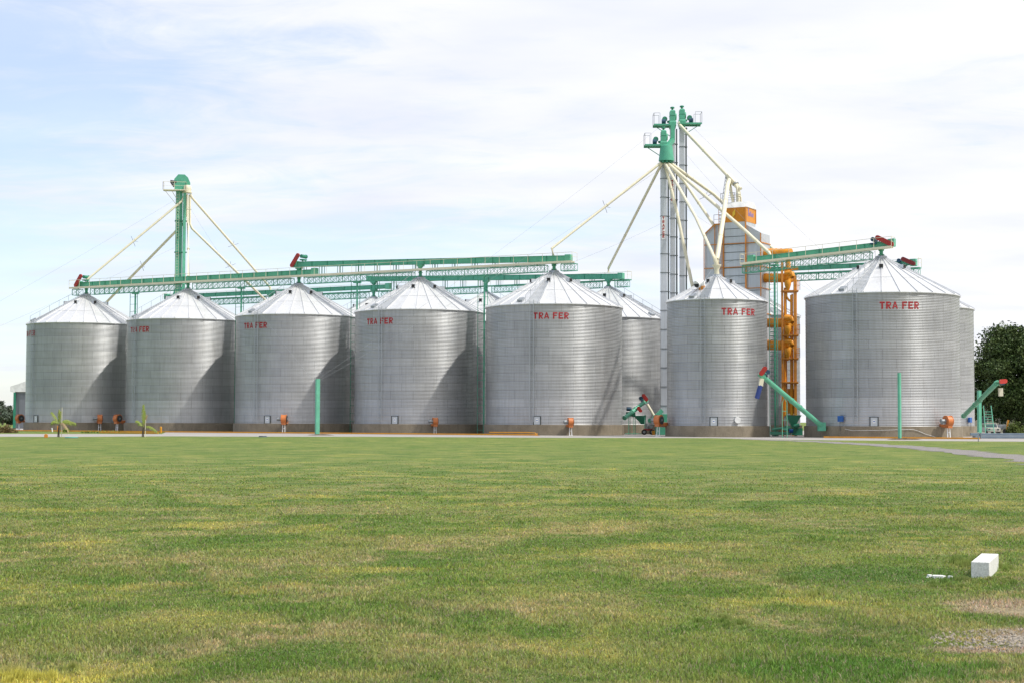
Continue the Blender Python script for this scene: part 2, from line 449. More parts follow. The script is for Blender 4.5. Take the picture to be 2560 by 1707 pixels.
# row frame: U runs along the silo rows (away from camera to the left is -U), N points to the rear row
U = Vector((.8647, -.5023, 0)); N = Vector((.5023, .8647, 0)); Z = Vector((0, 0, 1))
STEP = Vector((-16.30, 9.47, 0))
FR = [Vector((4.93, 188, 0)) + STEP * k for k in range(5)]      # front row, right to left: silo 5,4,3,2,1
S5, S4, S3, S2, S1 = FR
S6 = Vector((22.12, 172.5, 0)); K6 = .9746; S7 = Vector((39.4, 170.2, 0))
RR = [Vector((12.7, 210.4, 0)) + STEP * k for k in range(6)]    # rear row A..F
SF = Vector((30.9, 202.5, 0)); SG = Vector((46.6, 190, 0))
PL, EAVE, APEX = 1.2, 14.86, 19.0

# ------------------------------------------------------------------ ground and paving
sheet('lawn', [(-4000, -200), (4000, -200), (4000, 6000), (-4000, 6000)], 0, 'lawn', 'wide mown lawn with dry straw patches')
KL = S1 - N * 9.9 - U * 8.6
tipK = Vector((-44.3, 205.1, 0))
sheet('pavement', [(-95, 148), (-60, 147.5), (-41, 147.5), (-37, 153), (-33, 156.2), (-26, 156), (-15, 158.6), (-5, 157), (4, 154.8), (12, 156.5), (19.5, 157), (21.6, 152), (23.6, 147), (28.3, 141.6), (36, 139), (44, 136.5), (110, 134), (110, 205), (60, 300), (-95, 300), (-70, 219.5),
                   (tipK.x, tipK.y), (-39.5, 181), (-66, 172), (-100, 162)], .004, 'pave', 'pale concrete apron around the silos')

def ribbon(name, pts, w, z, mat, jag=.25, label=None):
    L_, Rr = [], []
    pts = [Vector(p) for p in pts]; fine = []
    for a, b in zip(pts[:-1], pts[1:]):
        n = max(2, int((b - a).length / 1.2))
        for i in range(n): fine.append(a.lerp(b, i / n))
    fine.append(pts[-1])
    for i, p in enumerate(fine):
        d = (fine[min(i + 1, len(fine) - 1)] - fine[max(i - 1, 0)]).normalized(); s = Vector((-d.y, d.x))
        L_.append(p + s * (w / 2 + random.uniform(-jag, jag))); Rr.append(p - s * (w / 2 + random.uniform(-jag, jag)))
    n = len(fine); m = MB()
    m.add([(p.x, p.y, z) for p in L_] + [(p.x, p.y, z) for p in Rr], [(i, i + 1, n + i + 1, n + i) for i in range(n - 1)])
    o = m.build(name, mat); tag(o, label, kind='structure'); return o
ribbon('gravel_track', [(21.5, 149), (23.4, 141), (25.0, 131), (25.8, 118), (26.0, 106), (25.4, 94), (24.0, 82), (22.8, 70), (20.6, 58), (18, 46)], 2.7, .010, 'gravel', .55, 'grey gravel track curving from the pavement to the right')
# gravel patch in the near right corner
m = MB(); c0 = Vector((4.12, 11.75)); ring = []
for i in range(90):
    t = 2 * math.pi * i / 90; r = 1 + .16 * math.sin(3 * t + 1) + .12 * math.sin(7 * t) + .08 * math.sin(17 * t + 2) + random.uniform(-.07, .07)
    ring.append((c0.x + .58 * r * math.cos(t), c0.y + .36 * r * math.sin(t), .006))
m.add(ring, [tuple(range(90))]); tag(m.build('gravel_patch', 'gravelw'), 'small patch of bare grey gravel in the lawn', kind='structure')
# loose stones on it
m = MB()
for i in range(1500):
    t = random.random() * 6.283; r = random.random() ** .6 * 1.45
    x, y = c0.x + .74 * r * math.cos(t) , c0.y + .5 * r * math.sin(t); s = random.uniform(.006, .02) * (1.5 if random.random() < .08 else 1)
    v = [(x + s * random.uniform(.6, 1.1) * a, y + s * random.uniform(.6, 1.1) * b, .006 + s * c) for a, b, c in ((1, 0, .2), (0, 1, .2), (-1, 0, .2), (0, -1, .2), (.1, 0, .95))]
    m.add(v, [(0, 1, 4), (1, 2, 4), (2, 3, 4), (3, 0, 4)])
tag(m.build('gravel_stones', 'gravelw'), 'loose grey stones of the gravel patch', kind='stuff')

def kerb(pts, label):
    m = MB()
    for a, b in zip(pts[:-1], pts[1:]): m.bar(Vector(a) + Vector((0, 0, .08)), Vector(b) + Vector((0, 0, .08)), .2, .15)
    return tag(m.build('kerb', 'yellow', bevel=.02), label, 'kerb', 'yellow kerbs along the silos')
kerb([KL, KL.lerp(S5 - N * 9.9 - U * .5, .5), Vector((2.7, 177.8, 0))], 'long yellow painted kerb in front of the five left silos')
kerb([Vector((31.8, 163.3, 0)), Vector((45.4, 155.4, 0))], 'short yellow painted kerb in front of the rightmost front silo')
kerb([ground(250, 1082), ground(395, 1083.5)], 'thin yellow edging beside the garden island at the left')

# grass blades: real geometry, denser near the camera
def blades(name, n, y0, y1, hmin, hmax, label, p=1.6, straw=.10, flat=0.0):
    u = rng.random(n); e = 1 - p
    Y = (y0 ** e + u * (y1 ** e - y0 ** e)) ** (1 / e)
    X = (rng.random(n) * 2 - 1) * (.345 * Y + .6)
    keep = (((X - 4.15) / .60) ** 2 + ((Y - 11.8) / .40) ** 2) + .35 * np.sin(X * 9) * np.sin(Y * 11 + X * 3) > .3 + 1.1 * rng.random(n)
    keep &= (((X - 4.4) / .6) ** 2 + ((Y - 13.8) / .5) ** 2) + .4 * np.sin(X * 7) * np.sin(Y * 8) > .9 * rng.random(n)
    keep &= rng.random(n) < np.clip((y1 - Y) / (y1 - 22.0), 0, 1) ** 1.2
    keep &= ~((np.abs(X - 4.88 - (Y - 16.6) * .39) < .10) & (Y > 16.6) & (Y < 17.7))
    X, Y = X[keep], Y[keep]; n = len(X)
    clump = np.sin(X * 2.1 + 3 * np.sin(Y * .9)) * np.sin(Y * 1.7 + 2 * np.sin(X * .8)) * .5 + .5
    h = (hmin + (hmax - hmin) * rng.random(n) ** 1.6) * (.55 + .8 * clump) * np.where((X - 2.2) ** 2 / 1.4 + (Y - 10.3) ** 2 / .7 < 1, 1.5, 1) 
    w = (.0028 + .0022 * rng.random(n)) * np.clip(Y / 10, 1, 4)
    a = rng.random(n) * 6.283; lean = (.25 + .75 * rng.random(n)) * h * (1 + flat * 2.5); b = rng.random(n) * 6.283
    dx, dy = np.cos(a) * w, np.sin(a) * w
    v = np.zeros((n, 5, 3))
    v[:, 0] = np.stack([X - dx, Y - dy, np.zeros(n)], 1); v[:, 1] = np.stack([X + dx, Y + dy, np.zeros(n)], 1)
    mx, my = X + np.cos(b) * lean * .35, Y + np.sin(b) * lean * .35; zf = (1 - flat * .8)
    v[:, 2] = np.stack([mx + dx * .7, my + dy * .7, h * .62 * zf + .004], 1); v[:, 3] = np.stack([mx - dx * .7, my - dy * .7, h * .62 * zf + .004], 1)
    v[:, 4] = np.stack([X + np.cos(b) * lean, Y + np.sin(b) * lean, h * zf], 1)
    me = bpy.data.meshes.new(name); me.vertices.add(n * 5); me.vertices.foreach_set('co', v.ravel())
    base = np.arange(n)[:, None] * 5
    q = (base + np.array([[0, 1, 2, 3]])); t3 = (base + np.array([[3, 2, 4]]))
    loops = np.concatenate([q, t3], 1).ravel()
    me.loops.add(n * 7); me.loops.foreach_set('vertex_index', loops)
    me.polygons.add(n * 2)
    st = (np.arange(n)[:, None] * 7 + np.array([[0, 4]])).ravel(); me.polygons.foreach_set('loop_start', st)
    me.polygons.foreach_set('loop_total', np.tile([4, 3], n))
    me.update(calc_edges=True)
    col = np.ones((n, 5, 4)); br = (.62 + .85 * rng.random(n))[:, None]
    g = np.stack([br[:, 0] * (.9 + .3 * rng.random(n)), br[:, 0], br[:, 0] * (.8 + .5 * rng.random(n))], 1)
    dry = rng.random(n) < straw
    g[dry] = (.6 + .6 * rng.random(dry.sum()))[:, None]
    col[:, :, :3] = g[:, None, :]; col[:, :, 3] = np.where(dry, 0.0, 1.0)[:, None]
    ca = me.color_attributes.new('tint', 'FLOAT_COLOR', 'POINT'); ca.data.foreach_set('color', col.ravel())
    me.materials.append(M['blade'])
    o = bpy.data.objects.new(name, me); COL.objects.link(o); tag(o, label, 'grass', kind='stuff'); return o
blades('grass_blades', 520000, 8.6, 70, .010, .036, 'short green grass blades of the lawn')
blades('dry_clippings', 18000, 8.6, 34, .02, .07, 'pale dry grass clippings lying on the lawn', straw=.9, flat=1.0)

# ------------------------------------------------------------------ silos
PITCHC = .976 / 6
def pol(R, az, z):   # az in degrees from -Y (towards camera) to +X
    a = R_(az); return Vector((R * math.sin(a), -R * math.cos(a), z))
def wall_mesh(R, H=EAVE - PL, na=120, amp=.019, sub=5):
    nz = int(round(H / PITCHC)) * sub
    zz = np.linspace(0, H, nz + 1); r = R + amp * np.cos(2 * np.pi * zz / PITCHC)
    th = np.linspace(0, 2 * np.pi, na, endpoint=False)
    v = np.zeros((nz + 1, na, 3)); v[:, :, 0] = r[:, None] * np.cos(th); v[:, :, 1] = r[:, None] * np.sin(th); v[:, :, 2] = zz[:, None] + PL
    i = np.arange(nz)[:, None] * na; j = np.arange(na)[None, :]; j2 = (j + 1) % na
    q = np.stack([i + j, i + j2, i + na + j2, i + na + j], -1).reshape(-1, 4)
    me = bpy.data.meshes.new('wall'); nv = v.shape[0] * na; nf = len(q)
    me.vertices.add(nv); me.vertices.foreach_set('co', v.ravel())
    me.loops.add(nf * 4); me.loops.foreach_set('vertex_index', q.ravel()); me.polygons.add(nf)
    me.polygons.foreach_set('loop_start', np.arange(nf) * 4); me.polygons.foreach_set('loop_total', np.full(nf, 4))
    me.polygons.foreach_set('use_smooth', np.ones(nf, bool)); me.update(calc_edges=True)
    uv = me.uv_layers.new(name='UVMap'); tw = 2 * math.pi * R / na
    jj = np.broadcast_to(j, (nz, na)); ii = np.broadcast_to(np.arange(nz)[:, None], (nz, na)); dz = H / nz
    uvs = np.stack([np.stack([jj * tw, ii * dz], -1), np.stack([(jj + 1) * tw, ii * dz], -1), np.stack([(jj + 1) * tw, (ii + 1) * dz], -1), np.stack([jj * tw, (ii + 1) * dz], -1)], 2)
    uv.data.foreach_set('uv', uvs.reshape(-1)); me.materials.append(M['wall']); return me

GL = {  # block letters on a 5x7 grid of strokes: function of x,y in 0..1 -> ink
}
def ink(ch, x, y):
    t = .33; b = .235
    if ch == 'T': return y > 1 - b or abs(x - .5) < t / 2
    if ch == 'F': return x < t or y > 1 - b or (.42 < y < .60 and x < .82)
    if ch == 'E': return x < t or y > 1 - b or y < b or (.41 < y < .59 and x < .85)
    if ch == 'A':
        c = .5 * (1 - y) ; o = abs(x - .5)
        return (o < c * .92 + .13 and o > c * .92 - .15) or (.22 < y < .38 and o < c)
    if ch == 'R':
        if x < t: return True
        cx_, cy_ = .55, .70
        if y > .42:
            if x < cx_: return y > 1 - b or y < .42 + b * .9
            d = math.hypot((x - cx_) / .45, (y - cy_) / .30); return .45 < d < 1.0
        return abs((x - .42) - (.42 - y) * 1.0) < .17 and x > t
    return False
def lettering_mesh(R, text='TRA FER', width=4.05, height=.74, zc=13.42, amp=.019):
    adv = [(c, (.42 if c == ' ' else 1.0)) for c in text]; gap = .22
    tot = sum(w for _, w in adv) + gap * (len(adv) - 1); sc = width / tot
    vs, fs = [], []; nx, ny = 18, 34
    u0 = -width / 2
    for c, w in adv:
        if c != ' ':
            for i in range(nx):
                for j in range(ny):
                    if ink(c, (i + .5) / nx, (j + .5) / ny):
                        k = len(vs)
                        for a, b in ((i, j), (i + 1, j), (i + 1, j + 1), (i, j + 1)):
                            u = u0 + sc * w * a / nx; z = zc - height / 2 + height * b / ny
                            r = R + amp * math.cos(2 * math.pi * (z - PL) / PITCHC) + .012
                            vs.append(pol(r, math.degrees(u / R), z))
                        fs.append((k, k + 1, k + 2, k + 3))
        u0 += sc * (w + gap)
    m = MB(); m.add(vs, fs); return m

def make_silo(R, pan, name='grain_silo'):
    root = thing(name, (0, 0, 0), 'silo', 'silo')
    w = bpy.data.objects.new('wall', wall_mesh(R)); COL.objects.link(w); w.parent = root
    m = MB(); m.lathe([(R + .22, -.05), (R + .22, PL - .02), (R - .2, PL + .03)], n=96, cap=False); m.build('foundation', 'plinth', root, smooth=40, world=False)
    # roof: flat tapering panels with standing ribs
    slope = (APEX - EAVE) / (8.0 - .55); za = EAVE + slope * (R - .55)
    m = MB(); ro, ri = R + .16, .55; zo = EAVE - .05
    ring = lambda r, z: [pol(r, 360 * i / pan, z) for i in range(pan)]
    k = ring(ro, zo) + ring(ri, za)
    m.add(k, [(i, (i + 1) % pan, pan + (i + 1) % pan, pan + i) for i in range(pan)])
    m.add([p for p in ring(ro, zo)] + [p for p in ring(ro, zo - .09)] + [p for p in ring(R - .02, zo - .10)],
          [(i + pan * a, i + pan * (a + 1), (i + 1) % pan + pan * (a + 1), (i + 1) % pan + pan * a) for a in (0, 1) for i in range(pan)])
    for i in range(pan):
        m.bar(pol(ro + .01, 360 * i / pan, zo + .05), pol(ri, 360 * i / pan, za + .05), .055, .10)
    # lap seam half way up
    rs = R * .62; zs = zo + (za - zo) * (ro - rs) / (ro - ri) + .012
    sr = ring(rs, zs)
    for i in range(pan): m.bar(sr[i], sr[(i + 1) % pan], .05, .02)
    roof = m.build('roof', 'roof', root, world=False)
    m = MB(); m.lathe([(.75, -.22), (.62, .05), (.60, .22), (.42, .30)], (0, 0, za), 20); m.build('roof_collar', 'galvd', root, 35, world=False)
    nv = 7 if R > 7 else 5
    for i in range(nv):
        az = 38 + 360 / nv * i; rv = R * .36; zv = zo + (za - zo) * (ro - rv) / (ro - ri)
        a = R_(az); out = Vector((math.sin(a), -math.cos(a), 0)); side = Vector((math.cos(a), math.sin(a), 0))
        c = out * (rv - .15) + Vector((0, 0, zv + .22))
        m = MB(); m.frame(c, out * .34, side * .22, Z * .20)
        v = m.build('roof_vent', 'galv', root, world=False)
        m = MB(); m.frame(c + out * .345, out * .012, side * .205, Z * .185); m.build('vent_opening', 'black', v, world=False)  # black plate on the closed box, painting the shade inside the open end
    return root, za, zo, ro, ri

def add_silo_ladder(root, R, az, za, zo, ro, ri, pan):
    w = 360 / pan; az = round(az / w - .5) * w + w / 2
    a = R_(az); out = Vector((math.sin(a), -math.cos(a), 0)); side = Vector((math.cos(a), math.sin(a), 0))
    m = MB()
    for s in (-1, 1): m.bar(out * (R + .22) + side * s * .23 + Z * 1.5, out * (R + .22) + side * s * .23 + Z * (EAVE + .35), .05, .05)
    z = 1.8
    while z < EAVE + .2: m.bar(out * (R + .22) - side * .23 + Z * z, out * (R + .22) + side * .23 + Z * z, .03); z += .32
    z = PL + .976
    while z < EAVE:
        for s in (-1, 1): m.bar(out * (R + .01) + side * s * .26 + Z * z, out * (R + .25) + side * s * .26 + Z * z, .05, .03)
        z += .976
    m.build('wall_ladder', 'galvd', root, world=False)
    m = MB(); hw = math.pi * R / pan * .86
    for i in range(24):
        t = (i + .6) / 25; r = ro + (ri - ro) * t; zz = zo + (za - zo) * t; h_ = hw * (1 - t * .72) * (1 - t * .1)
        m.frame(out * r + Z * (zz + .11), side * h_ * (1 if t < .55 else .9), out * .045, Z * .02)
    e0 = out * ro + Z * (zo + .1); e1 = out * (ri + .1) + Z * (za + .15)
    m.bar(e0 + side * hw * .95, e1 + side * hw * .28, .04, .07); m.bar(e0 - side * hw * .95, e1 - side * hw * .28, .04, .07)
    m.build('roof_stair', 'galv', root, world=False)
    m = MB()   # hand rail along the stair
    pr = []
    for i in range(6):
        t = i / 5 * .93; p = e0.lerp(e1, t) - side * (hw * (.98 - t * .7)); pr.append(p + Z * .85); m.bar(p, p + Z * .85, .035)
    for p, q in zip(pr[:-1], pr[1:]): m.bar(p, q, .035)
    m.build('stair_handrail', 'galvd', root, world=False)
    az2 = az - w * 1.0; a = R_(az2); o2 = Vector((math.sin(a), -math.cos(a), 0)); s2 = Vector((math.cos(a), math.sin(a), 0))
    t = .10; r = ro + (ri - ro) * t; zz = zo + (za - zo) * t
    m = MB(); m.frame(o2 * r + Z * (zz + .12), s2 * .33, (o2 + Z * -.55).normalized() * .33, (Z + o2 * .55).normalized() * .12)
    m.build('roof_hatch', 'galvd', root, world=False)

def add_door(root, R, az):
    a = R_(az); out = Vector((math.sin(a), -math.cos(a), 0)); side = Vector((math.cos(a), math.sin(a), 0))
    m = MB(); c = out * (R + .05) + Z * (PL + .46)
    for s in (-1, 1): m.frame(c + side * s * .40, side * .05, out * .05, Z * .50)
    for s in (-1, 1): m.frame(c + Z * s * .47, side * .349, out * .05, Z * .035)
    d = m.build('access_door', 'dark', root, world=False)
    m = MB(); m.frame(c - out * .005, side * .348, out * .02, Z * .434); m.build('door_panel', 'galv', d, world=False)
    m = MB(); m.frame(c + out * .022 + Z * .03, side * .13, out * .004, Z * .18); m.build('notice', 'white', d, world=False)
    m = MB(); m.frame(c + out * .028 + Z * .03, side * .07, out * .001, Z * .05); m.build('notice_mark', 'blue', d, world=False)

big = make_silo(8.0, 28); small = make_silo(5.5, 24)
LET = lettering_mesh(8.0); LETs = lettering_mesh(5.5)
LET_O = {}
def silo(pos, R, label, group, lad=None, door=None, txt=None, proto=None):
    tmpl = big if R > 7 else small
    root0, za, zo, ro, ri = tmpl; pan = 28 if R > 7 else 24
    if R not in LET_O.setdefault('used', set()):
        LET_O['used'].add(R); root = root0
        LET_O[R] = [c for c in bpy.data.objects if c.parent == root0]
        LET_O[(R, 'n')] = len(LET_O[R])
    else:
        root = root0.copy(); COL.objects.link(root)
        for c in LET_O[R]: copy_tree(c, root)
    root.location = (0, 0, 0); root.scale = (1, 1, 1)
    if lad is not None: add_silo_ladder(root, R, lad, za, zo, ro, ri, pan)
    if door is not None: add_door(root, R, door)
    if txt is not None:
        if (R, 'L') in LET_O:
            t = LET_O[(R, 'L')].copy(); COL.objects.link(t); t.parent = root
        else:
            t = (LET if R > 7 else LETs).build('lettering', 'letred', root, world=False); LET_O[(R, 'L')] = t
        t.rotation_euler = (0, 0, R_(txt))
    root.location = pos
    tag(root, label, 'silo', group)
    return root, za
GF = 'corrugated grain silos in the front row'; GRr = 'corrugated grain silos in the rear row'
silo(S5, 8.0, 'silo with large centred red lettering, left of the tall grey elevator legs', GF, -24, -15, -4)
silo(S4, 8.0, 'silo fourth from the left, its red lettering crossed by a ladder', GF, -27, -18, -35)
silo(S3, 8.0, 'corrugated steel silo third from the left, standing behind the thick green post', GF, -29, -20, -36)
silo(S2, 8.0, 'corrugated steel silo second from the left, under the green elevator tower', GF, -39, None, -41)
silo(S1, 8.0, 'leftmost corrugated steel silo with only the last red letters showing', GF, -51, -38, -57)
r6, ZA6 = silo(S6, 5.5, 'narrow silo with cream spouts and white cowl on its roof', GF, -18, -11, 19); r6.scale = (K6, K6, K6); ZA6 *= K6
silo(S7, 8.0, 'rightmost silo with red lettering, behind the slim green post', GF, -28, -19, 0)
silo(RR[0], 8.0, 'rear silo showing between the centred lettering silo and the grey elevator legs', GRr, 60)
silo(RR[1], 8.0, 'rear silo whose roof shows in the gap right of the fourth front silo', GRr, 60)
silo(RR[2], 8.0, 'rear silo whose grey roof shows in the gap between the third and fourth front silos', GRr, -60)
silo(SF, 5.5, 'rear silo behind the orange pipes and the dryer', GRr, -10)
silo(SG, 8.0, 'rear silo peeking out to the right of the nearest front silo', GRr, None)

# cowl with orange base on the narrow silo roof
p = at(1752, 718, S6.y - 2.6)
c = thing('roof_cowl', p, 'white hooded fan cowl with orange base sitting on the narrow silo roof', 'fan cowl')
m = MB(); m.tube(p + Vector((.25, .1, -.55)), p + Vector((.05, 0, .1)), .36, .38, 20); m.build('fan_base', 'orange2', c, 40)
m = MB(); ax = Vector((-.75, -.6, -.28)).normalized(); m.path([p + Vector((.1, .05, .0)), p + Vector((.06, .02, .32)), p + Vector((-.08, -.08, .45)), p + Vector((-.30, -.28, .38)), p + Vector((-.52, -.46, .22))], [.36, .44, .46, .44, .40], 20); m.build('hood', 'white', c, 50)
m = MB(); e = p + Vector((-.525, -.463, .216)); m.tube(e, e + ax * .012, .35, .35, 20); m.build('hood_opening', 'black', c)  # black disc painting the shade inside the hood mouth
rod = MB(); rod.bar(p + Vector((-.4, -.3, .3)), p + Vector((-1.0, -.5, .1)), .05); rod.build('stay', 'dark', c)
p2 = p + Vector((-.85, -.3, -1.15))

# ------------------------------------------------------------------ conveyors, catwalks
GC = 'green overhead grain conveyors'
def conveyor(a, b, label, guard=None, motor_col='dgreen', w=.5, h=.62, drops=(), flange=2.4, gl=1.6, gt=(.6, .8), gcol='red'):
    a = Vector(a); b = Vector(b); d = (b - a).normalized(); hd = Vector((d.x, d.y, 0)).normalized(); side = hd.cross(Z)
    r = thing('chain_conveyor', a, label, 'conveyor', GC)
    m = MB(); m.bar(a, b, w, h); m.bar(a + Z * (h / 2 + .02), b + Z * (h / 2 + .02), w + .1, .04)
    m.bar(a - Z * (h / 2 + .02), b - Z * (h / 2 + .02), w + .08, .04)
    m.build('trough', 'green', r)
    n = int((b - a).length / flange)
    for i in range(1, n): m = MB(); m.frame(a.lerp(b, i / n), d * .03, side * (w / 2 + .05), Z * (h / 2 + .05)); m.build('joint_flange', 'dgreen', r)
    for e, s in ((a, -1), (b, 1)):
        m = MB(); m.frame(e + d * s * .35 + Z * .04, d * .36, side * .36, Z * .42); m.build('end_box', 'green2', r, bevel=.03)
    if guard:
        e, s = (a, 1) if guard[0] == 'a' else (b, -1)
        g0 = e + hd * (-.5 * s) - Z * .15 - N * .62; g1 = g0 + hd * (gt[0] * s) * gl + Z * gt[1] * gl
        m = MB(); m.capsule(g0, g1, .25, .22, N); m.build('belt_guard', gcol, r, 40)
        mm = MB(); mc = g1 + hd * (.55 * s) - Z * .15 + N * .45; mm.tube(mc - N * .45, mc + N * .45, .24, .24, 16); mm.tube(mc + N * .45, mc + N * .6, .27, .27, 16)
        mm.frame(mc - Z * .45, hd * .3, N * .4, Z * .08); mm.bar(mc - Z * .45 - hd * .3, e + hd * .9 * s + Z * .3, .08)
        mm.bar(mc - Z * .45 + hd * .3, e + hd * 1.3 * s + Z * .3, .08); mm.build('motor', motor_col, r, 40)
    for q, zt in drops:
        q = Vector(q); t = (q - a).dot(hd) / ((b - a).dot(hd)); top = a.lerp(b, t); zb = zt
        m = MB(); m.frame((top.x, top.y, top.z - h / 2 - .14), hd * .42, side * .3, Z * .12)
        m.lathe([(.20, 0), (.20, top.z - h / 2 - .5 - zb), (.42, top.z - h / 2 - .22 - zb)], (q.x, q.y, zb), 14)
        m.lathe([(.34, .06), (.34, .14)], (q.x, q.y, zb), 14); m.lathe([(.30, .5), (.30, .56)], (q.x, q.y, zb), 14)
        m.build('drop_spout', 'green', r, 40)
    return r
def rail_run(m, pts, z, h=1.0, step=2.0, w=.04, mid=True):
    pts = [Vector(p) for p in pts]
    for a, b in zip(pts[:-1], pts[1:]):
        a = Vector((a.x, a.y, z if z is not None else a.z)); b = Vector((b.x, b.y, z if z is not None else b.z))
        n = max(1, round((b - a).length / step))
        for i in range(n + 1): q = a.lerp(b, i / n); m.bar(q, q + Z * h, w)
        m.bar(a + Z * h, b + Z * h, w)
        if mid: m.bar(a + Z * h * .5, b + Z * h * .5, w * .7)
def bridge(a, b, label, side=-1, gaps=(), walk='cream', truss_gap=1.1, up=None, wz=.18):
    """a, b: points on the walkway line; lattice truss hangs below, interrupted round each silo peak"""
    a = Vector(a); b = Vector(b); d = (b - a).normalized(); hd = Vector((d.x, d.y, 0)).normalized(); n_ = N * side
    r = thing('catwalk_bridge', a, label, 'catwalk', 'catwalk bridges carrying the conveyors')
    m = MB(); m.bar(a + n_ * .62, b + n_ * .62, .70, .05); m.bar(a + n_ * .98, b + n_ * .98, .07, wz + .06); m.bar(a + n_ * .28, b + n_ * .28, .07, wz)
    m.build('walkway', walk, r)
    m = MB(); rail_run(m, [a + n_ * .98 + Z * .1, b + n_ * .98 + Z * .1], None, 1.0, 1.95, .045, False)
    for e in (a, b): m.bar(e + n_ * .98 + Z * 1.1, e - n_ * .3 + Z * 1.1, .045); m.bar(e - n_ * .3 + Z * .1, e - n_ * .3 + Z * 1.1, .045); m.bar(e + n_ * .98 + Z * .6, e - n_ * .3 + Z * .6, .04)
    m.build('handrail', 'cream', r)
    cuts = sorted([(Vector(g) - a).dot(hd) for g in gaps]); L_ = (b - a).dot(hd)
    seg = []; s0 = 0
    for c in cuts:
        if c - truss_gap > s0 + .5: seg.append((s0, c - truss_gap))
        s0 = c + truss_gap
    if L_ > s0 + .5: seg.append((s0, L_))
    for s0, s1 in seg:
        m = MB(); A = a + d * s0 - Z * .16; B = a + d * s1 - Z * .16; D = .82
        for o_ in (-.35, .45):
            A2 = A + N * o_ ; B2 = B + N * o_; k = max(1, round((B2 - A2).length / .95))
            m.bar(A2, B2, .07); m.bar(A2 - Z * D, B2 - Z * D, .07)
            for i in range(k + 1):
                p = A2.lerp(B2, i / k)
                m.bar(p, p - Z * D, .055 if i % 3 else .09)
                if i < k:
                    q = A2.lerp(B2, (i + 1) / k); m.bar(p, q - Z * D, .032); m.bar(p - Z * D, q, .032)
        k = max(1, round((B - A).length / 1.9))
        for i in range(k + 1): p = A.lerp(B, i / k); m.bar(p - N * .35 - Z * D, p + N * .45 - Z * D, .05); m.bar(p - N * .35, p + N * .45, .05)
        m.build('truss', 'green', r)
    if up:      # short props lifting a raised conveyor
        pa, pb = up; m = MB(); n = int((pb - pa).length / 2.9)
        for i in range(n + 1):
            p = pa.lerp(pb, (i + .35) / (n + .7)); base = a.z - .16
            if p.z - .31 - base > .15:
                for o_ in (-.22, .22): 
                    for s in (-.25, .25): q = p + hd * o_ + N * s; m.bar((q.x, q.y, base), (q.x, q.y, p.z - .31), .07)
        m.build('prop', 'dgreen', r)
    return r

def zrow(P, z): return Vector((P.x, P.y, z))
# front row
ca, cb = zrow(S1 - U * 1.0, 20.66), zrow(S3 + U * 2.2, 20.66)
conveyor(ca, cb, 'long low green conveyor over the three leftmost silos', 'a', h=.5, drops=((S1, APEX + .3), (S2, APEX + .3), (S3, APEX + .3)))
ua, ub = zrow(S3 - U * .2, 21.72), zrow(S5 + U * 1.6, 20.60)
conveyor(ua, ub, 'raised green conveyor from the third silo to the silo with centred lettering', 'a', drops=((S3, 21.0), (S4, APEX + .3), (S5, APEX + .3)))
bridge(zrow(S1 - U * 2.4, 20.12), zrow(S5 + U * 2.9, 20.12), 'long cream railed catwalk on a green lattice truss above the five left silos', -1, [S1, S2, S3, S4, S5], up=(ua, ub))
# rear row
RD, RE = RR[3], RR[4]
conveyor(zrow(RE - U * 1.2, 20.66), zrow(RR[2] + U * 2.2, 20.66), 'rear green conveyor seen low between the second and fourth front roofs', None, h=.5, drops=((RE, APEX + .3), (RD, APEX + .3), (RR[2], APEX + .3)))
va, vb = zrow(RR[2] - U * .4, 21.85), zrow(RR[0] + U * 1.5, 20.55)
conveyor(va, vb, 'rear raised green conveyor ending above the silo beside the grey elevator legs', None, drops=((RR[2], 21.0), (RR[1], APEX + .3), (RR[0], APEX + .3)))
bridge(zrow(RE - U * 2.2, 20.12), zrow(RR[0] + U * 2.9, 20.12), 'rear lattice catwalk behind the left silo roofs', 1, [RE, RD, RR[2], RR[1], RR[0]], walk='green2', up=(va, vb), wz=.1)
# right side
a7, b7 = zrow(S7 - U * 14.4, 19.62), zrow(S7 + U * .8, 20.55)
conveyor(a7, b7, 'sloping green conveyor with red guard reaching the nearest right silo peak', 'b', drops=((S7, APEX + .3),), gl=1.75, gt=(.85, .45), motor_col='motor', h=.42)
bridge(a7 - U * 1.3 - Z * .55, b7 + U * .6 - Z * .45, 'sloping cream catwalk on a lattice truss leading to the nearest right silo', -1, [S7])
aG, bG = Vector((28.3, 200.6, 20.45)), zrow(SG + U * .9, 20.45)
conveyor(aG, bG, 'lower rear green conveyor passing behind the orange pipes', 'b', drops=((SG, APEX + .3), (SF, 17.9)), gl=1.45, gt=(.85, .42), motor_col='motor', gcol='redd', h=.46)
bridge(aG - Z * .55 - U * 1.0, bG - Z * .55 + U * 1.0, 'level lattice catwalk behind the orange pipes at the right', 1, [SG], walk='green2', wz=.1)

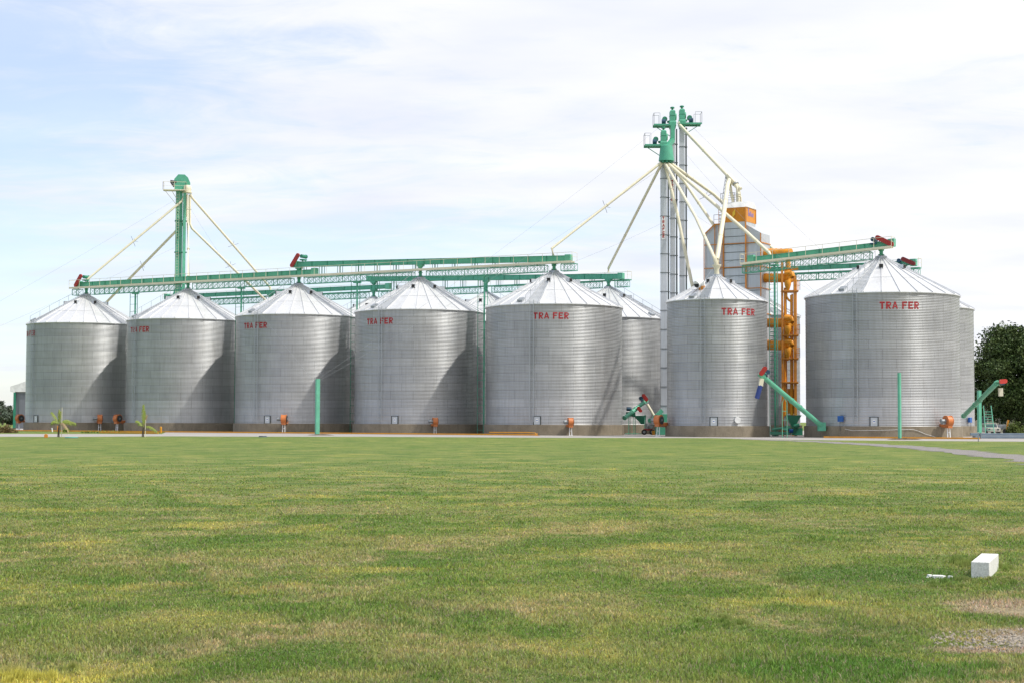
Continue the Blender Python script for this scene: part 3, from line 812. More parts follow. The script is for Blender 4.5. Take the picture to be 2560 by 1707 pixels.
# lattice supports standing in the gaps of the front row
def mast(P, ztop, label, w=1.35, post=True, cat='mast', col='dgreen', grp='green ladder masts under the catwalk', zmin=0):
    r = thing('ladder_mast', P, label, cat, grp)
    m = MB()
    for s in (-1, 1): m.bar(P + U * s * w / 2, P + U * s * w / 2 + Z * ztop, .07)
    z = .5
    while z < ztop: m.bar(P - U * w / 2 + Z * z, P + U * w / 2 + Z * z, .04); z += 1.0 if w > 1 else .45
    m.build('ladder_frame', col, r)
    if post:
        m = MB(); q = P + U * w * .12 + N * .12; m.bar(q, q + Z * ztop, .20); m.frame(q + Z * .06, U * .3, N * .3, Z * .05); m.frame(q + Z * (ztop - .1), U * .4, N * .35, Z * .09)
        m.build('post', 'green', r)
    return r
for k, lab in ((0, 'green ladder mast between the fourth silo and the centred lettering silo'), (1, 'green ladder mast between the third and fourth silos'),
               (2, 'green ladder mast between the second and third silos'), (3, 'green ladder mast between the two leftmost silos')):
    P = (FR[k] + FR[k + 1]) / 2 + U * -.4
    mast(P, 19.1, lab, col='green' if k == 0 else 'dgreen')

# ------------------------------------------------------------------ spouts
def spout(pts, label, r=.17, mat='cream', grp='cream grain spouts', brace=True, parts=()):
    pts = [Vector(p) for p in pts]
    o = thing('grain_spout', pts[0], label, 'spout', grp)
    m = MB(); m.path(pts, r, 12); m.build('pipe', mat, o, 50)
    m = MB()
    for a, b in zip(pts[:-1], pts[1:]):
        ln = (b - a).length
        if ln < 1.2: continue
        n = max(2, int(ln / 6.0)); d = (b - a).normalized()
        for i in range(1, n): q = a.lerp(b, i / n); m.tube(q - d * .04, q + d * .04, r + .03, r + .03, 12)
    if m.v: m.build('pipe_collars', mat, o, 40)
    if brace:
        a, b = max(zip(pts[:-1], pts[1:]), key=lambda t: (t[1] - t[0]).length); q = a.lerp(b, .52)
        d = (b - a).normalized(); s = d.cross(Vector((0, 1, 0))).normalized()
        m = MB(); m.bar(q - s * .75 - d * .3, q + s * .75 + d * .3, .05); m.bar(q + s * .1 - d * .1, q + s * .5 - d * .45, .04); m.build('brace', 'grey', o)
    return o

# ------------------------------------------------------------------ left green elevator
TY = 231.0
def T1(px, py, dy=0): return at(px, py, TY + dy)
base = T1(447, 1075); base.z = 0
e1 = thing('bucket_elevator', base, 'tall green bucket elevator tower with cream railing above the second silo', 'elevator', 'bucket elevator towers')
ztop = T1(450, 438).z
m = MB(); xc = base.x
m.box((xc - .40, TY, ztop / 2 - .8), (.95, .8, ztop - 1.8), .25)
m.build('leg_casing', 'green', e1)
m = MB(); m.box((xc + .42, TY - .15, ztop / 2 - .8), (.42, .9, ztop - 1.8), .25); m.build('return_casing', 'green2', e1)
z = 3
while z < ztop - 3: m = MB(); m.box((xc - .1, TY - .05, z), (1.75, 1.15, .09), .25); m.build('casing_flange', 'dgreen', e1); z += 4.55
m = MB()
for s in (-.17, .17): m.bar((xc - .42 + s, TY - .75, 1), (xc - .42 + s, TY - .75, ztop - 2.6), .035)
z = 1.2
while z < ztop - 2.7: m.bar((xc - .60, TY - .75, z), (xc - .24, TY - .75, z), .03); z += .4
m.build('ladder', 'cream', e1)
m = MB()   # faint vertical lettering strokes on the leg (TRAFER)
def vtext(m, x, y, ztop_, s, word, nx=(1, 0, 0), w=.8):
    nx = Vector(nx)
    for k, ch in enumerate(word):
        for i in range(9):
            for j in range(11):
                if ink(ch, (i + .5) / 9, (j + .5) / 11):
                    a = Vector((x, y, ztop_ - k * s * 1.25 - s)) + nx * ((i / 9 - .5) * s * w) + Z * (j / 11 * s)
                    b = a + nx * (s * w / 9) ; c_ = Z * (s / 11)
                    m.add([a, b, b + c_, a + c_], [(0, 1, 2, 3)])
vtext(m, xc - .46, TY - .62, T1(440, 505).z, .75, 'TRAFER', (math.cos(.25), math.sin(.25), 0))
m.build('lettering', 'green2', e1)
# head, hopper, platform
m = MB(); hz0 = ztop - 2.4; hw = 1.15
m.prism([(-hw * .85, 0), (hw, 0), (hw * 1.05, 1.2), (hw * .75, 2.0), (hw * .35, 2.4), (-hw * .45, 2.4), (-hw * .95, 1.7), (-hw * .95, .8)], (xc - .05, TY, hz0), (math.cos(.2), math.sin(.2), 0), Z, 1.0)
m.build('head_casing', 'green', e1, bevel=.04)
m = MB(); q = Vector((xc - 1.6, TY - .6, hz0 + 1.35)); m.tube(q, q + Vector((.9, .1, -.1)), .22, .22, 14); m.tube(q + Vector((.2, 0, -.2)), q + Vector((.6, 0, -.75)), .18, .18, 12); m.build('motor', 'dark', e1, 40)
m = MB(); m.box((xc - .9, TY - .7, hz0 + .02), (3.3, 1.6, .1), .12); m.bar((xc - 2.3, TY - 1.0, hz0), (xc - .8, TY - .3, hz0 - 1.9), .06); m.bar((xc - 1.3, TY - 1.2, hz0), (xc - .7, TY - .5, hz0 - 1.1), .06)
m.build('platform', 'cream', e1)
m = MB(); ca_, sa_ = math.cos(.12), math.sin(.12)
cn = [Vector((xc - .9, TY - .7, 0)) + Vector((i * 1.62 * ca_ - j * .78 * sa_, i * 1.62 * sa_ + j * .78 * ca_, 0)) for i, j in ((1, 1), (1, -1), (-1, -1), (-1, 1))]
rail_run(m, cn, hz0 + .07, 1.1, 1.6, .05); m.build('railing', 'cream', e1)
m = MB(); hx = T1(469, 475); m.lathe([(.55, -.50), (.60, .0), (.60, .35), (.45, .6)], (hx.x, TY - .2, hx.z), 18); m.lathe([(.72, -.52), (.72, -.42)], (hx.x, TY - .2, hx.z), 18)
m.build('distributor', 'cream', e1, 35)
m = MB(); m.box((xc - .1, TY, .9), (2.2, 1.4, 1.8)); m.prism([(-1.3, 0), (1.3, 0), (.6, 2.4), (-.6, 2.4)], (xc - .1, TY, T1(440, 760).z), (1, 0, 0), Z, 1.2); m.build('boot', 'green', e1)
D1 = T1(469, 488, -.2)
spout([D1 + Vector((-.35, 0, .1)), T1(455, 503, -.4), zrow(S1 + U * .1, 21.3), zrow(S1 + U * .1, 20.9)], 'cream spout falling left from the green tower to the leftmost conveyor head')
spout([D1 + Vector((-.2, .1, 0)), T1(466, 535, .0), T1(460, 558, .1), at(265, 757, 250), at(216, 808, 257)], 'cream spout falling left and ending behind the leftmost silo roof', .2)
spout([D1 + Vector((.02, -.35, 0)), T1(470, 560, -1.5), at(471.5, 690, S2.y - .2), zrow(S2 + N * .0, 20.95)], 'vertical cream spout dropping from the green tower to the second silo', .17, brace=False)
spout([D1 + Vector((.3, .1, 0)), T1(475, 560), T1(480, 572), at(662, 749, 238.2), zrow(RD - U * .3, 19.2)], 'cream spout falling right from the green tower to the roof edge behind the third silo')
spout([D1 + Vector((.4, 0, .1)), T1(480, 495), zrow(RD, 21.3), zrow(RD, 20.9)], 'uppermost right cream spout from the green tower to the rear conveyor')

# ------------------------------------------------------------------ grey elevator legs with green heads
def leg(px, Y, zt, label, text=None, w=.74, cab=(-1, 0), heads=True, plat=(1, 1)):
    P = at(px, 1040, Y); P.z = 0
    r = thing('bucket_elevator', P, label, 'elevator', 'bucket elevator towers')
    zc = zt - 2.85
    m = MB(); m.box((P.x, P.y, zc / 2 + .3), (w, .6, zc - .6)); m.build('leg_casing', 'galv', r)
    m = MB(); m.box((P.x + w * .5 + .22, P.y + .15, zc / 2 + .3), (.17, .4, zc - .6)); m.build('return_casing', 'gdark', r)
    z = 1.2
    while z < zc: m = MB(); m.box((P.x, P.y, z), (w + .08, .70, .07)); m.box((P.x + w * .5 + .2, P.y + .15, z), (.34, .5, .07)); m.build('casing_flange', 'gdark', r); z += 2.3
    m = MB(); m.box((P.x + .1, P.y, .6), (1.6, .95, 1.2)); m.prism([(-.8, 0), (.8, 0), (.5, 1.3), (-.5, 1.3)], (P.x + .1, P.y, 1.2), (1, 0, 0), Z, .9); m.build('boot', 'green', r, bevel=.03)
    if text:
        zt_, n_ = text; m = MB(); hgt = 6 * .36 * 1.25 + .2; m.box((P.x - .04, P.y - .33, zt_ - hgt / 2 + .1), (.46, .03, hgt)); sg = m.build('name_board', 'white', r)
        m = MB(); vtext(m, P.x - .04, P.y - .36, zt_, .36, 'TRAFER', w=.75); m.build('lettering', 'red', sg)
    # head: tall box, sloped neck, round cap
    m = MB(); x, y = P.x, P.y; hx, hy = .40, .5
    def ring4(a, b, z, ox=0): return [(x - a + ox, y - b, z), (x + a + ox, y - b, z), (x + a + ox, y + b, z), (x - a + ox, y + b, z)]
    lv = [ring4(.36, .42, zc), ring4(.40, .6, zc + .35), ring4(.45, .6, zc + .75), ring4(.33, .5, zc + 1.0), ring4(.33, .5, zc + 2.15), ring4(.22, .4, zc + 2.3)]
    vs = [q for g in lv for q in g]; fs = [(0, 3, 2, 1), (20, 21, 22, 23)]
    for k in range(5):
        for i in range(4): fs.append((k * 4 + i, k * 4 + (i + 1) % 4, k * 4 + 4 + (i + 1) % 4, k * 4 + 4 + i))
    m.add(vs, fs); h = m.build('head_casing', 'green', r, bevel=.015)
    for z_, a_ in ((zc + .36, .44), (zc + .98, .38), (zc + 1.6, .355)): m = MB(); m.box((x, y, z_), (a_ * 2, 1.12 if z_ < zc + .9 else 1.04, .05)); m.build('head_flange', 'dgreen', h)
    m = MB(); m.lathe([(.01, -.12), (.42, -.1), (.42, .1), (.01, .12)], (0, 0, 0), 18, cap=False); m.v = [(x + .42 + z2, y + .25 + y2, zc + 1.55 + x2) for x2, y2, z2 in m.v]; m.build('pulley_cover', 'green2', h, 40)
    m = MB(); m.lathe([(.12, 0), (.12, .22), (.27, .28), (.27, .40), (.2, .46)], (x, y, zc + 2.28), 16); m.build('vent_cap', 'dgreen', h, 40)
    m = MB(); s = plat[0]; mx = x + s * 1.15; mz = zc + .85
    m.tube((mx - s * .3, y - .35, mz), (mx + s * .2, y - .35, mz), .28, .28, 16); m.build('motor', 'motor', r, 40)
    m = MB(); m.tube((mx + s * -.2, y - .2, mz + .35), (mx + s * -.2, y + .1, mz + .35), .32, .32, 16); m.tube((mx - s * .5, y - .1, mz), (x, y - .1, mz + .1), .15, .15, 12); m.build('gearbox', 'dgreen', r, 40)
    m = MB(); pl = plat[1]; m.box((x + s * 1.0, y, zc + .45), (2.7 * pl, 1.7, .05)); m.box((x + s * 1.0, y - .85, zc + .38), (2.7 * pl, .08, .2)); m.box((x + s * 1.0, y + .85, zc + .38), (2.7 * pl, .08, .2))
    for i in (-1, 0, 1): m.bar((x + s * 1.0 + i * .9 * pl, y - .8, zc + .36), (x + s * 1.0 + i * .9 * pl, y + .8, zc + .36), .08)
    m.bar((x + s * 2.2, y, zc + .35), (x + s * .3, y, zc - .9), .08); m.build('platform', 'green', r)
    m = MB(); xe = x + s * (1.0 + 1.33 * pl); rail_run(m, [(x + s * 1.6, y - .83, 0), (xe, y - .83, 0), (xe, y + .83, 0), (x + s * 1.6, y + .83, 0)], zc + .48, 1.35, 1.6, .04, False); m.build('railing', 'grey', r)
    return r, P, zc
zA = at(1655, 316, 194).z; zB = at(1682, 266, 196).z; zC = at(1706, 263, 198).z
_, PA, ca_z = leg(1659.5, 194, zA, 'leftmost and lowest of the three grey elevator legs, with a red lettered board', (at(1656, 543, 194).z, 0), .74, plat=(-1, 1))
_, PB, cb_z = leg(1682, 196, zB, 'middle grey elevator leg of the three, its lettered board higher up', (at(1680, 452, 196).z, 0), .6, plat=(-1, 1))
_, PC, cc_z = leg(1706, 198, zC, 'rightmost and tallest grey elevator leg of the three', None, .62, plat=(1, 1.05))
# drum distributor
dp = at(1666, 384, 193.2)
dz = thing('spout_distributor', dp, 'green conical drum that feeds the cream spouts below the grey elevator heads', 'distributor')
zt, zb = at(1666, 366, 193).z, at(1666, 403, 193).z
m = MB(); m.lathe([(.95, zb - dp.z), (.94, zb - dp.z + .12), (.74, zt - dp.z), (.4, zt - dp.z + .15)], (dp.x, dp.y, dp.z), 28); m.build('drum', 'green', dz, 35)
m = MB(); m.bar((PB.x - .1, 194.6, cb_z + .2), (PB.x - .1, 194.6, at(1678, 348, 194).z), .5, .5); m.bar((PB.x - .1, 194.6, at(1678, 348, 194).z), (dp.x + .15, 193.3, zt), .5, .5); m.build('feed_chute', 'green', dz)
m = MB(); m.bar((PA.x + .1, 193.6, ca_z + .2), (dp.x - .1, 193.3, zt - .1), .42, .42); m.build('feed_chute', 'green', dz)
m = MB()
for s in (-.5, .5): m.bar((dp.x + s, 194, zb), (PA.x + s, 194, zb - .05), .1)
for i in range(8):
    a = i * math.pi / 4; m.tube((dp.x + .6 * math.cos(a), dp.y + .6 * math.sin(a), zb - .25), (dp.x + .6 * math.cos(a), dp.y + .6 * math.sin(a), zb + .01), .2, .2, 10)
m.build('outlets', 'dgreen', dz)
def O(px): return at(px, 408, 193)
spout([O(1652), zrow(S5, 21.9) + U * -.3, zrow(S5, 21.0) + U * -.1], 'cream spout falling far left from the green drum to the raised conveyor end')
spout([O(1655), zrow(RR[0], 21.7), zrow(RR[0], 21.1)], 'steep cream spout from the green drum to the rear silo by the elevator legs', .17, brace=False)
J6 = at(1792, 655, 172.8)
spout([O(1662), at(1740, 545, 183), J6 + Vector((-.3, 0, .5)), J6 + Vector((-.2, 0, .0))], 'cream spout from the green drum down to the narrow silo', .18, brace=False)
spout([O(1668), at(1860, 575, 181), at(1922, 632, 177.4), at(1926, 642, 177.4)], 'long cream spout from the green drum to the sloping right conveyor', .2)
spout([O(1677) + Vector((0, .3, 0)), at(1785, 487, 196), at(1905, 600, 199), at(1940, 630, 200.2), at(1943, 662, 200.2)], 'long cream spout passing behind the dryer to the lower right conveyor', .2, brace=False)
spout([O(1672) + Vector((0, .5, 0)), at(1709, 452, 192.5), at(1786, 566, 186.8)], 'cream spout from the green drum to the left shoulder of the dryer', .18, brace=False)
spout([O(1664) + Vector((0, .8, 0)), at(1693, 535, 192.3), at(1735, 735, 189.5), at(1742, 790, 189)], 'cream spout slanting down behind the grey legs toward the narrow silo roof', .2, brace=False)
p0, p1, p2_ = at(1699, 313, 197.3), at(1822, 443, 189), at(1852, 473, 187.3)
spout([at(1697, 308, 197.5), p0, p1, p2_], 'highest cream spout running from the rightmost elevator head to the dryer top', .2, brace=False)
spout([at(1838, 462, 188), at(1845, 470, 187.6), at(1845, 512, 187.3)], 'short upright cream spout entering the dryer roof', .26, brace=False)
spout([at(1822, 452, 189), at(1826, 470, 188.5), at(1834, 512, 187.5)], 'short slanting cream spout entering the dryer roof', .18, brace=False)
spout([at(1848, 478, 187.8), at(1854, 512, 188.4)], 'thin cream pipe behind the upright spout on the dryer roof', .13, brace=False)
spout([at(1824, 450, 188.8), at(1819, 462, 186), at(1808, 545, 179), at(1794, 640, 173.0), J6 + Vector((0, 0, .3))], 'thick pale spout dropping from the dryer top to the narrow silo', .26, brace=False)
# spout valve + stay mast
v = thing('spout_valve', at(1830, 450, 188.5), 'cream two-way valve box on the highest spout above the dryer', 'valve')
m = MB(); m.bar(at(1820, 441, 189), at(1839, 461, 188), .62, .6); m.build('valve_body', 'cream', v, bevel=.03)
m = MB(); m.tube(at(1838, 459, 188), at(1840, 462, 187.9), .36, .36, 12); m.build('valve_flange', 'grey', v)
v = thing('stay_mast', at(1810, 512, 187), 'slim lattice mast propping the highest spout', 'mast')
m = MB(); q0, q1 = at(1808, 512, 187.2), at(1815, 440, 188.9)
for s in (-.2, .2): m.bar(q0 + Vector((s, 0, 0)), q1 + Vector((s * .2, 0, 0)), .05)
for i in range(8): a = q0.lerp(q1, i / 8); b = q0.lerp(q1, (i + 1) / 8); s = .2 * (1 - i / 10); m.bar(a + Vector((-s, 0, 0)), b + Vector((s * .9, 0, 0)), .03)
m.build('lattice', 'grey', v)
# collector on narrow silo roof
c = thing('spout_collector', zrow(S6, ZA6), 'cream funnel joining two spouts at the narrow silo peak', 'collector')
m = MB(); m.lathe([(.30, 0), (.24, .5), (.42, .9), (.45, 1.0)], (S6.x, S6.y, ZA6 + .25), 16); m.build('funnel', 'cream', c, 35)
m = MB(); m.path([zrow(S6, ZA6 + 1.2), zrow(S6, ZA6 + 1.9) + Vector((-.1, 0, 0)), J6], .27, 12); m.lathe([(.5, 0), (.5, .1)], (S6.x, S6.y, ZA6 + 1.22), 16); m.build('neck', 'cream', c, 40)

# ------------------------------------------------------------------ grain dryer
C0 = Vector((25.75, 185.6, 0))
def s_of(px, C=C0):     # position along U of pixel column px on the front plane
    k = (px - 1280) / F_PX; return (k * C.y - C.x) / (U.x - k * U.y)
def zz(py, s, C=C0):
    p = C + U * s; return at(1280 + p.x / p.y * F_PX, py, p.y).z
dr = thing('grain_dryer', C0, 'tall silver grain dryer with orange frame and orange top box behind the narrow silo', 'dryer')
sx = {k: s_of(v) for k, v in dict(a=1762, b=1789, c=1810, d=1866.5, e=1904).items()}
zT, zO, zW = zz(556, 0), zz(520, 0), zz(509, 0)
def dbox(m, s0, s1, z0, z1, d0, d1): m.frame(C0 + U * (s0 + s1) / 2 + N * (d0 + d1) / 2 + Z * (z0 + z1) / 2, U * (s1 - s0) / 2, N * (d1 - d0) / 2, Z * (z1 - z0) / 2)
m = MB(); dbox(m, sx['c'], sx['d'], 0, zT, 0, 3.0); m.build('drying_column', 'galv', dr)
zl1, zl2 = zz(588, sx['a']), zz(562, sx['b'])
m = MB(); m.prism([(sx['a'], 0), (sx['c'] - .01, 0), (sx['c'] - .01, zl2), (sx['b'], zl2), (sx['a'], zl1)], C0 + N * 1.5, U, Z, 2.7); m.build('intake_plenum', 'galv', dr)
zr1, zr2 = zz(583, sx['e']), zz(562, sx['d'])
m = MB()
pf = [C0 + U * s + N * n + Z * z for s, n, z in ((sx['d'] + .01, .15, 0), (sx['e'], .15, 0), (sx['e'], 2.9, 0), (sx['d'] + .01, 2.9, 0), (sx['d'] + .01, .15, zr1), (sx['e'], .15, zr1), (sx['e'], 2.9, zr1), (sx['d'] + .01, 2.9, zr1 + 1.0), (sx['d'] + .01, .16, zr2))]
m.prism([(sx['d'] + .01, 0), (sx['e'], 0), (sx['e'], zr1), (sx['d'] + .01, zr2)], C0 + N * 1.5, U, Z, 2.7); m.build('exhaust_plenum', 'galv', dr)
m = MB(); dbox(m, sx['c'] - .03, sx['d'] + .03, zT, zO, -.03, 3.03); tb = m.build('top_hopper', 'sorange', dr)
m = MB(); m.prism([(-.08, zO), (3.08, zO), (2.3, zW + .2), (.4, zW + .2)], C0 + U * (sx['c'] + sx['d']) / 2, N, Z, sx['d'] - sx['c'] + .25); m.build('hopper_roof', 'white', dr)
# emblem: tall leaf-like lozenge with outline
m = MB(); ce = C0 + U * s_of(1837) - N * .07 + Z * zz(537, 0)
lz = [(x * .8, y * .8) for x, y in ((-.22, -.62), (.02, -.25), (.2, -.02), (.22, .75), (.0, .5), (-.2, .28))]
m.prism([(x * 1.6 + .02, y * 1.15) for x, y in lz], ce + N * .012, U, Z, .03); em = m.build('emblem', 'orange2', tb)
m = MB(); m.prism(lz, ce - N * .03, U, Z, .03); m.build('emblem_leaf', 'yleaf', em)
m = MB(); sc_ = C0 + U * (sx['d'] + .045)
for i, (a, b) in enumerate(((.75, .9), (1.1, .45), (1.45, .6), (1.8, .4), (2.15, .45))): m.frame(sc_ + N * a + Z * ((zT + zO) / 2 - .15 + b / 2), N * .12, U * .006, Z * b / 2)
m.build('side_lettering', 'purple', tb)
# orange frame
m = MB()
for px, w, z0 in ((1762, .10, zl1), (1789, .10, zl2), (1810.5, .16, zO), (1866.5, .16, zO), (1904, .10, zr1)):
    s = s_of(px); m.bar(C0 + U * s - N * .09 + Z * .1, C0 + U * s - N * .09 + Z * z0, w, .12)
for py in (610, 669, 723, 785, 850):
    z = zz(py, 0); m.bar(C0 + U * sx['a'] - N * .12 + Z * z, C0 + U * sx['e'] - N * .12 + Z * z, .08, .09)
    m.bar(C0 + U * (sx['e'] + .05) + N * 0 + Z * z, C0 + U * (sx['e'] + .05) + N * 2.95 + Z * z, .08, .1)
m.bar(C0 + U * sx['a'] - N * .1 + Z * zl1, C0 + U * sx['b'] - N * .1 + Z * zl2, .1, .14); m.bar(C0 + U * sx['b'] - N * .1 + Z * zl2, C0 + U * sx['c'] - N * .1 + Z * zl2, .1, .14)
m.bar(C0 + U * (sx['d'] + .05) + N * 3.0 + Z * zT, C0 + U * (sx['d'] + .05) + N * 3.0 + Z * zO, .1, .1)
m.build('orange_frame', 'orange2', dr)
m = MB(); z = 1.0
while z < zT: m.bar(C0 + U * sx['c'] - N * .02 + Z * z, C0 + U * sx['d'] - N * .02 + Z * z, .04, .05); z += .92
z = 2.0
while z < zr1: m.bar(C0 + U * sx['d'] + N * .13 + Z * z, C0 + U * sx['e'] + N * .13 + Z * z, .04, .04); z += 1.84
m.build('panel_seams', 'dark', dr)
m = MB()
z = 1.9
while z < zT - 1:     # pressed ridges, like shallow roofs, on every second panel
    sm = (sx['c'] + sx['d']) / 2
    m.bar(C0 + U * (sx['c'] + .3) - N * .01 + Z * (z - .3), C0 + U * sm - N * .01 + Z * (z + .05), .03, .04); m.bar(C0 + U * sm - N * .01 + Z * (z + .05), C0 + U * (sx['d'] - .3) - N * .01 + Z * (z - .3), .03, .04); z += 1.84
m.build('pressed_ridges', 'galvd', dr)
m = MB()   # ladder on the left rail
lp = C0 + U * (sx['c'] - .25) - N * .35
for s in (-.2, .2): m.bar(lp + U * s, lp + U * s + Z * zO, .05)
z = .4
while z < zO: m.bar(lp - U * .2 + Z * z, lp + U * .2 + Z * z, .04); z += .35
m.build('ladder', 'orange2', dr)
m = MB(); rail_run(m, [C0 + U * (sx['b'] - .1) - N * .1, C0 + U * (sx['c'] - .4) - N * .1, C0 + U * (sx['c'] - .4) + N * 2.4, C0 + U * (sx['b'] - .1) + N * 2.4], zl2 + .02, 1.1, 1.1, .05)
rail_run(m, [C0 + U * (sx['c'] - .5) + N * .4, C0 + U * (sx['c'] + 1.2) + N * .4, C0 + U * (sx['c'] + 1.2) + N * 2.2, C0 + U * (sx['c'] - .5) + N * 2.2], zW + .2, 1.1, .9, .05)
m.build('railing', 'grey', dr)

# ------------------------------------------------------------------ orange dust pipes and cyclones
OY = 183.0
def Q(px, py, dy=0): return at(px, py, OY + dy)
og = Q(1968, 1080); og.z = 0
od = thing('dust_collector', og, 'orange tower of stacked ducts and cyclones between the narrow silo and the right silo', 'dust collector')
for y0, y1, xr in ((622, 645, 1978), (684, 707, 1980), (796, 819, 1980), (851, 875, 1980)):
    cy_ = (y0 + y1) / 2; r = (y1 - y0) / 2 * OY / F_PX
    a = Q(1903, cy_, 2.2); b = Q(xr, cy_, 0)
    m = MB(); m.tube(a, b, r, r, 24)
    for i in range(1, 6): q = a.lerp(b, i / 6); d = (b - a).normalized(); m.tube(q - d * .03, q + d * .03, r + .04, r + .04, 24)
    m.build('duct', 'orange', od, 40)
for y0 in (707, 820, 876):
    p = Q(1968, y0); m = MB(); s_ = OY / F_PX
    m.lathe([(.06, -26 * s_), (.12, -24 * s_), (.38, -6 * s_), (.40, 0), (.34, .25)], (p.x, p.y - .35, p.z), 20); m.build('cyclone', 'orange', od, 40)
for y0 in (688, 800, 858):
    p = Q(1972, y0); m = MB(); m.path([p + Vector((-.5, .1, .2)), p + Vector((-.05, 0, .2)), p + Vector((.28, -.1, .05)), p + Vector((.38, -.15, -.25)), p + Vector((.2, -.25, -.6)), p + Vector((-.05, -.32, -.75))], [.42, .44, .42, .36, .3, .26], 18); m.tube(p + Vector((.1, -.62, .22)), p + Vector((.1, -.3, .22)), .16, .2, 14); m.build('blower', 'orange', od, 40)
m = MB()
def vb(px, w, y0, y1, dy=0, d=None): a, b = Q(px, y0, dy), Q(px, y1, dy); m.bar((a.x, a.y, max(0.02, a.z)), (a.x, a.y, max(.02, b.z)), w, d or w)
vb(1955, .22, 655, 1092, -.3); vb(1987, .30, 690, 1092, -.3); vb(1980.5, .16, 735, 1092, .9); vb(1965, .14, 735, 1092, .9)
m.build('frame_posts', 'orange2', od)
m = MB()
for px, y0, y1, r in ((1979, 738, 1040, .17), (1962, 720, 1040, .12), (1990, 700, 1040, .10)): a, b = Q(px, y0, -.1), Q(px, y1, -.1); m.tube(a, b, r, r, 14)
m.path([Q(1966, 733, -.1), Q(1966, 742, -.1), Q(1971, 750, -.1), Q(1979, 755, -.1)], .13, 12); m.path([Q(1966, 845, -.1), Q(1970, 856, -.1), Q(1979, 862, -.1)], .13, 12)
m.path([Q(1970, 640, 0), Q(1970, 668, 0), Q(1972, 684, 0)], .3, 14); m.tube(Q(1962, 674, -.2), Q(1995, 671, -.2), .14, .2, 12)
m.build('dust_pipes', 'orange', od, 50)
for py in (728, 838, 896, 955):
    m = MB(); p = Q(1968, py); m.box((p.x + .3, p.y + .2, p.z), (1.8, 1.5, .12)); m.box((p.x + .35, p.y + .2, p.z - .12), (1.7, 1.4, .08)); m.build('service_deck', 'orange2', od)
m = MB()
for py in (728, 838, 896): p = Q(1968, py); rail_run(m, [(p.x + .7, p.y - .6, 0), (p.x + 1.35, p.y - .6, 0), (p.x + 1.35, p.y + 1.0, 0)], p.z + .07, 1.1, 1.0, .045)
m.build('deck_railing', 'orange', od)
hp = Q(1983, 1037, -.5); m = MB(); s_ = OY / F_PX
zh = hp.z; m.add([(hp.x - .85, OY - 1.1, zh), (hp.x + .85, OY - 1.1, zh), (hp.x + .85, OY + .5, zh), (hp.x - .85, OY + .5, zh), (hp.x - .12, OY - .45, zh - 1.45), (hp.x + .12, OY - .45, zh - 1.45), (hp.x + .12, OY - .2, zh - 1.45), (hp.x - .12, OY - .2, zh - 1.45)],
      [(0, 1, 5, 4), (1, 2, 6, 5), (2, 3, 7, 6), (3, 0, 4, 7), (0, 3, 2, 1), (4, 5, 6, 7)]); m.build('discharge_hopper', 'green', od)
m = MB(); m.box((hp.x - .05, OY + .3, zh + 1.6), (1.0, .8, 2.8)); m.build('filter_box', 'orange2', od)
# pump and low machinery under it
pm = thing('feed_auger', Q(1960, 1085), 'pale green horizontal auger and blue motor on the ground below the orange tower', 'auger')
m = MB(); m.tube(Q(1930, 1073, -2), Q(1970, 1067, -2), .13, .13, 12); m.tube(Q(1965, 1070, -2.2), Q(1970, 1070, -1.4), .32, .32, 14); m.box(Q(1950, 1082, -2), (2.2, .5, .3)); m.build('auger_tube', 'green2', pm, 40)
m = MB(); m.tube(Q(1973, 1076, -2.3), Q(1982, 1076, -2.3), .22, .22, 16); m.build('motor', 'blue', pm, 40)
m = MB(); m.box(Q(1992, 1078, -.5), (1.2, .8, .8)); m.tube(Q(1985, 1066, -1), Q(1998, 1062, -1), .25, .25, 12); m.build('gear_case', 'dgreen', pm, 40)
# green ladder towers left of it
P = Q(1935, 1090, -1.6); P.z = 0
mast(P, at(1935, 655, OY - 1.6).z - .3, 'pale green ladder tower in front of the orange pipes', .95, True, col='green2')

# ------------------------------------------------------------------ portable augers
def auger(tail, head, r, label, mot='motor', guard=None, gcol='red', extra=None):
    o = thing('portable_auger', Vector((tail.x, tail.y, 0)), label, 'auger', 'green unloading augers')
    d = (head - tail).normalized(); m = MB(); m.tube(tail, head, r, r, 16)
    for k in (.02, .36, .5, .97): q = tail.lerp(head, k); m.tube(q - d * .05, q + d * .05, r + .05, r + .05, 16)
    m.build('auger_tube', 'green2', o, 40)
    side = d.cross(Vector((0, 1, 0))).normalized()
    if side.z < 0: side = -side
    m = MB(); m.frame(head + side * .1, d * .42, Vector((0, .26, 0)), side * .34); m.build('head_box', 'green2', o, bevel=.03)
    g = guard or 1
    m = MB(); c = head + d * .22 + side * .45; gl_ = .22 if gcol == 'redl' else .34; m.capsule(c - side * gl_ + Vector((0, -.35, 0)), c + side * gl_ * .7 + Vector((0, -.35, 0)), .23, .28, (0, 1, 0)); m.build('belt_guard', gcol, o, 40)
    m = MB(); q = head - d * .35 + side * .62; m.tube(q + Vector((0, -.25, 0)), q + Vector((0, .45, 0)), .25, .25, 16); m.frame(q - side * .3, d * .3, Vector((0, .3, 0)), side * .05); m.build('motor', mot, o, 40)
    return o, d, side
hd_, tl_ = at(1904, 938, 159.9), at(2052, 1062, 165.4)
A1, d_, s_ = auger(tl_, hd_, .25, 'long green auger sloping up left in front of the orange pipes')
m = MB(); h2 = hd_ + Vector((.0, -.1, -.3)); m.bar(h2, h2 + Vector((-.12, 0, -.75)), .42, .4); m.build('outlet_neck', 'cream', A1)
m = MB(); m.path([h2 + Vector((-.12, 0, -.7)), h2 + Vector((-.28, 0, -1.2)), h2 + Vector((-.5, 0, -2.0))], .24, 14); m.build('sock', 'navy', A1, 50)
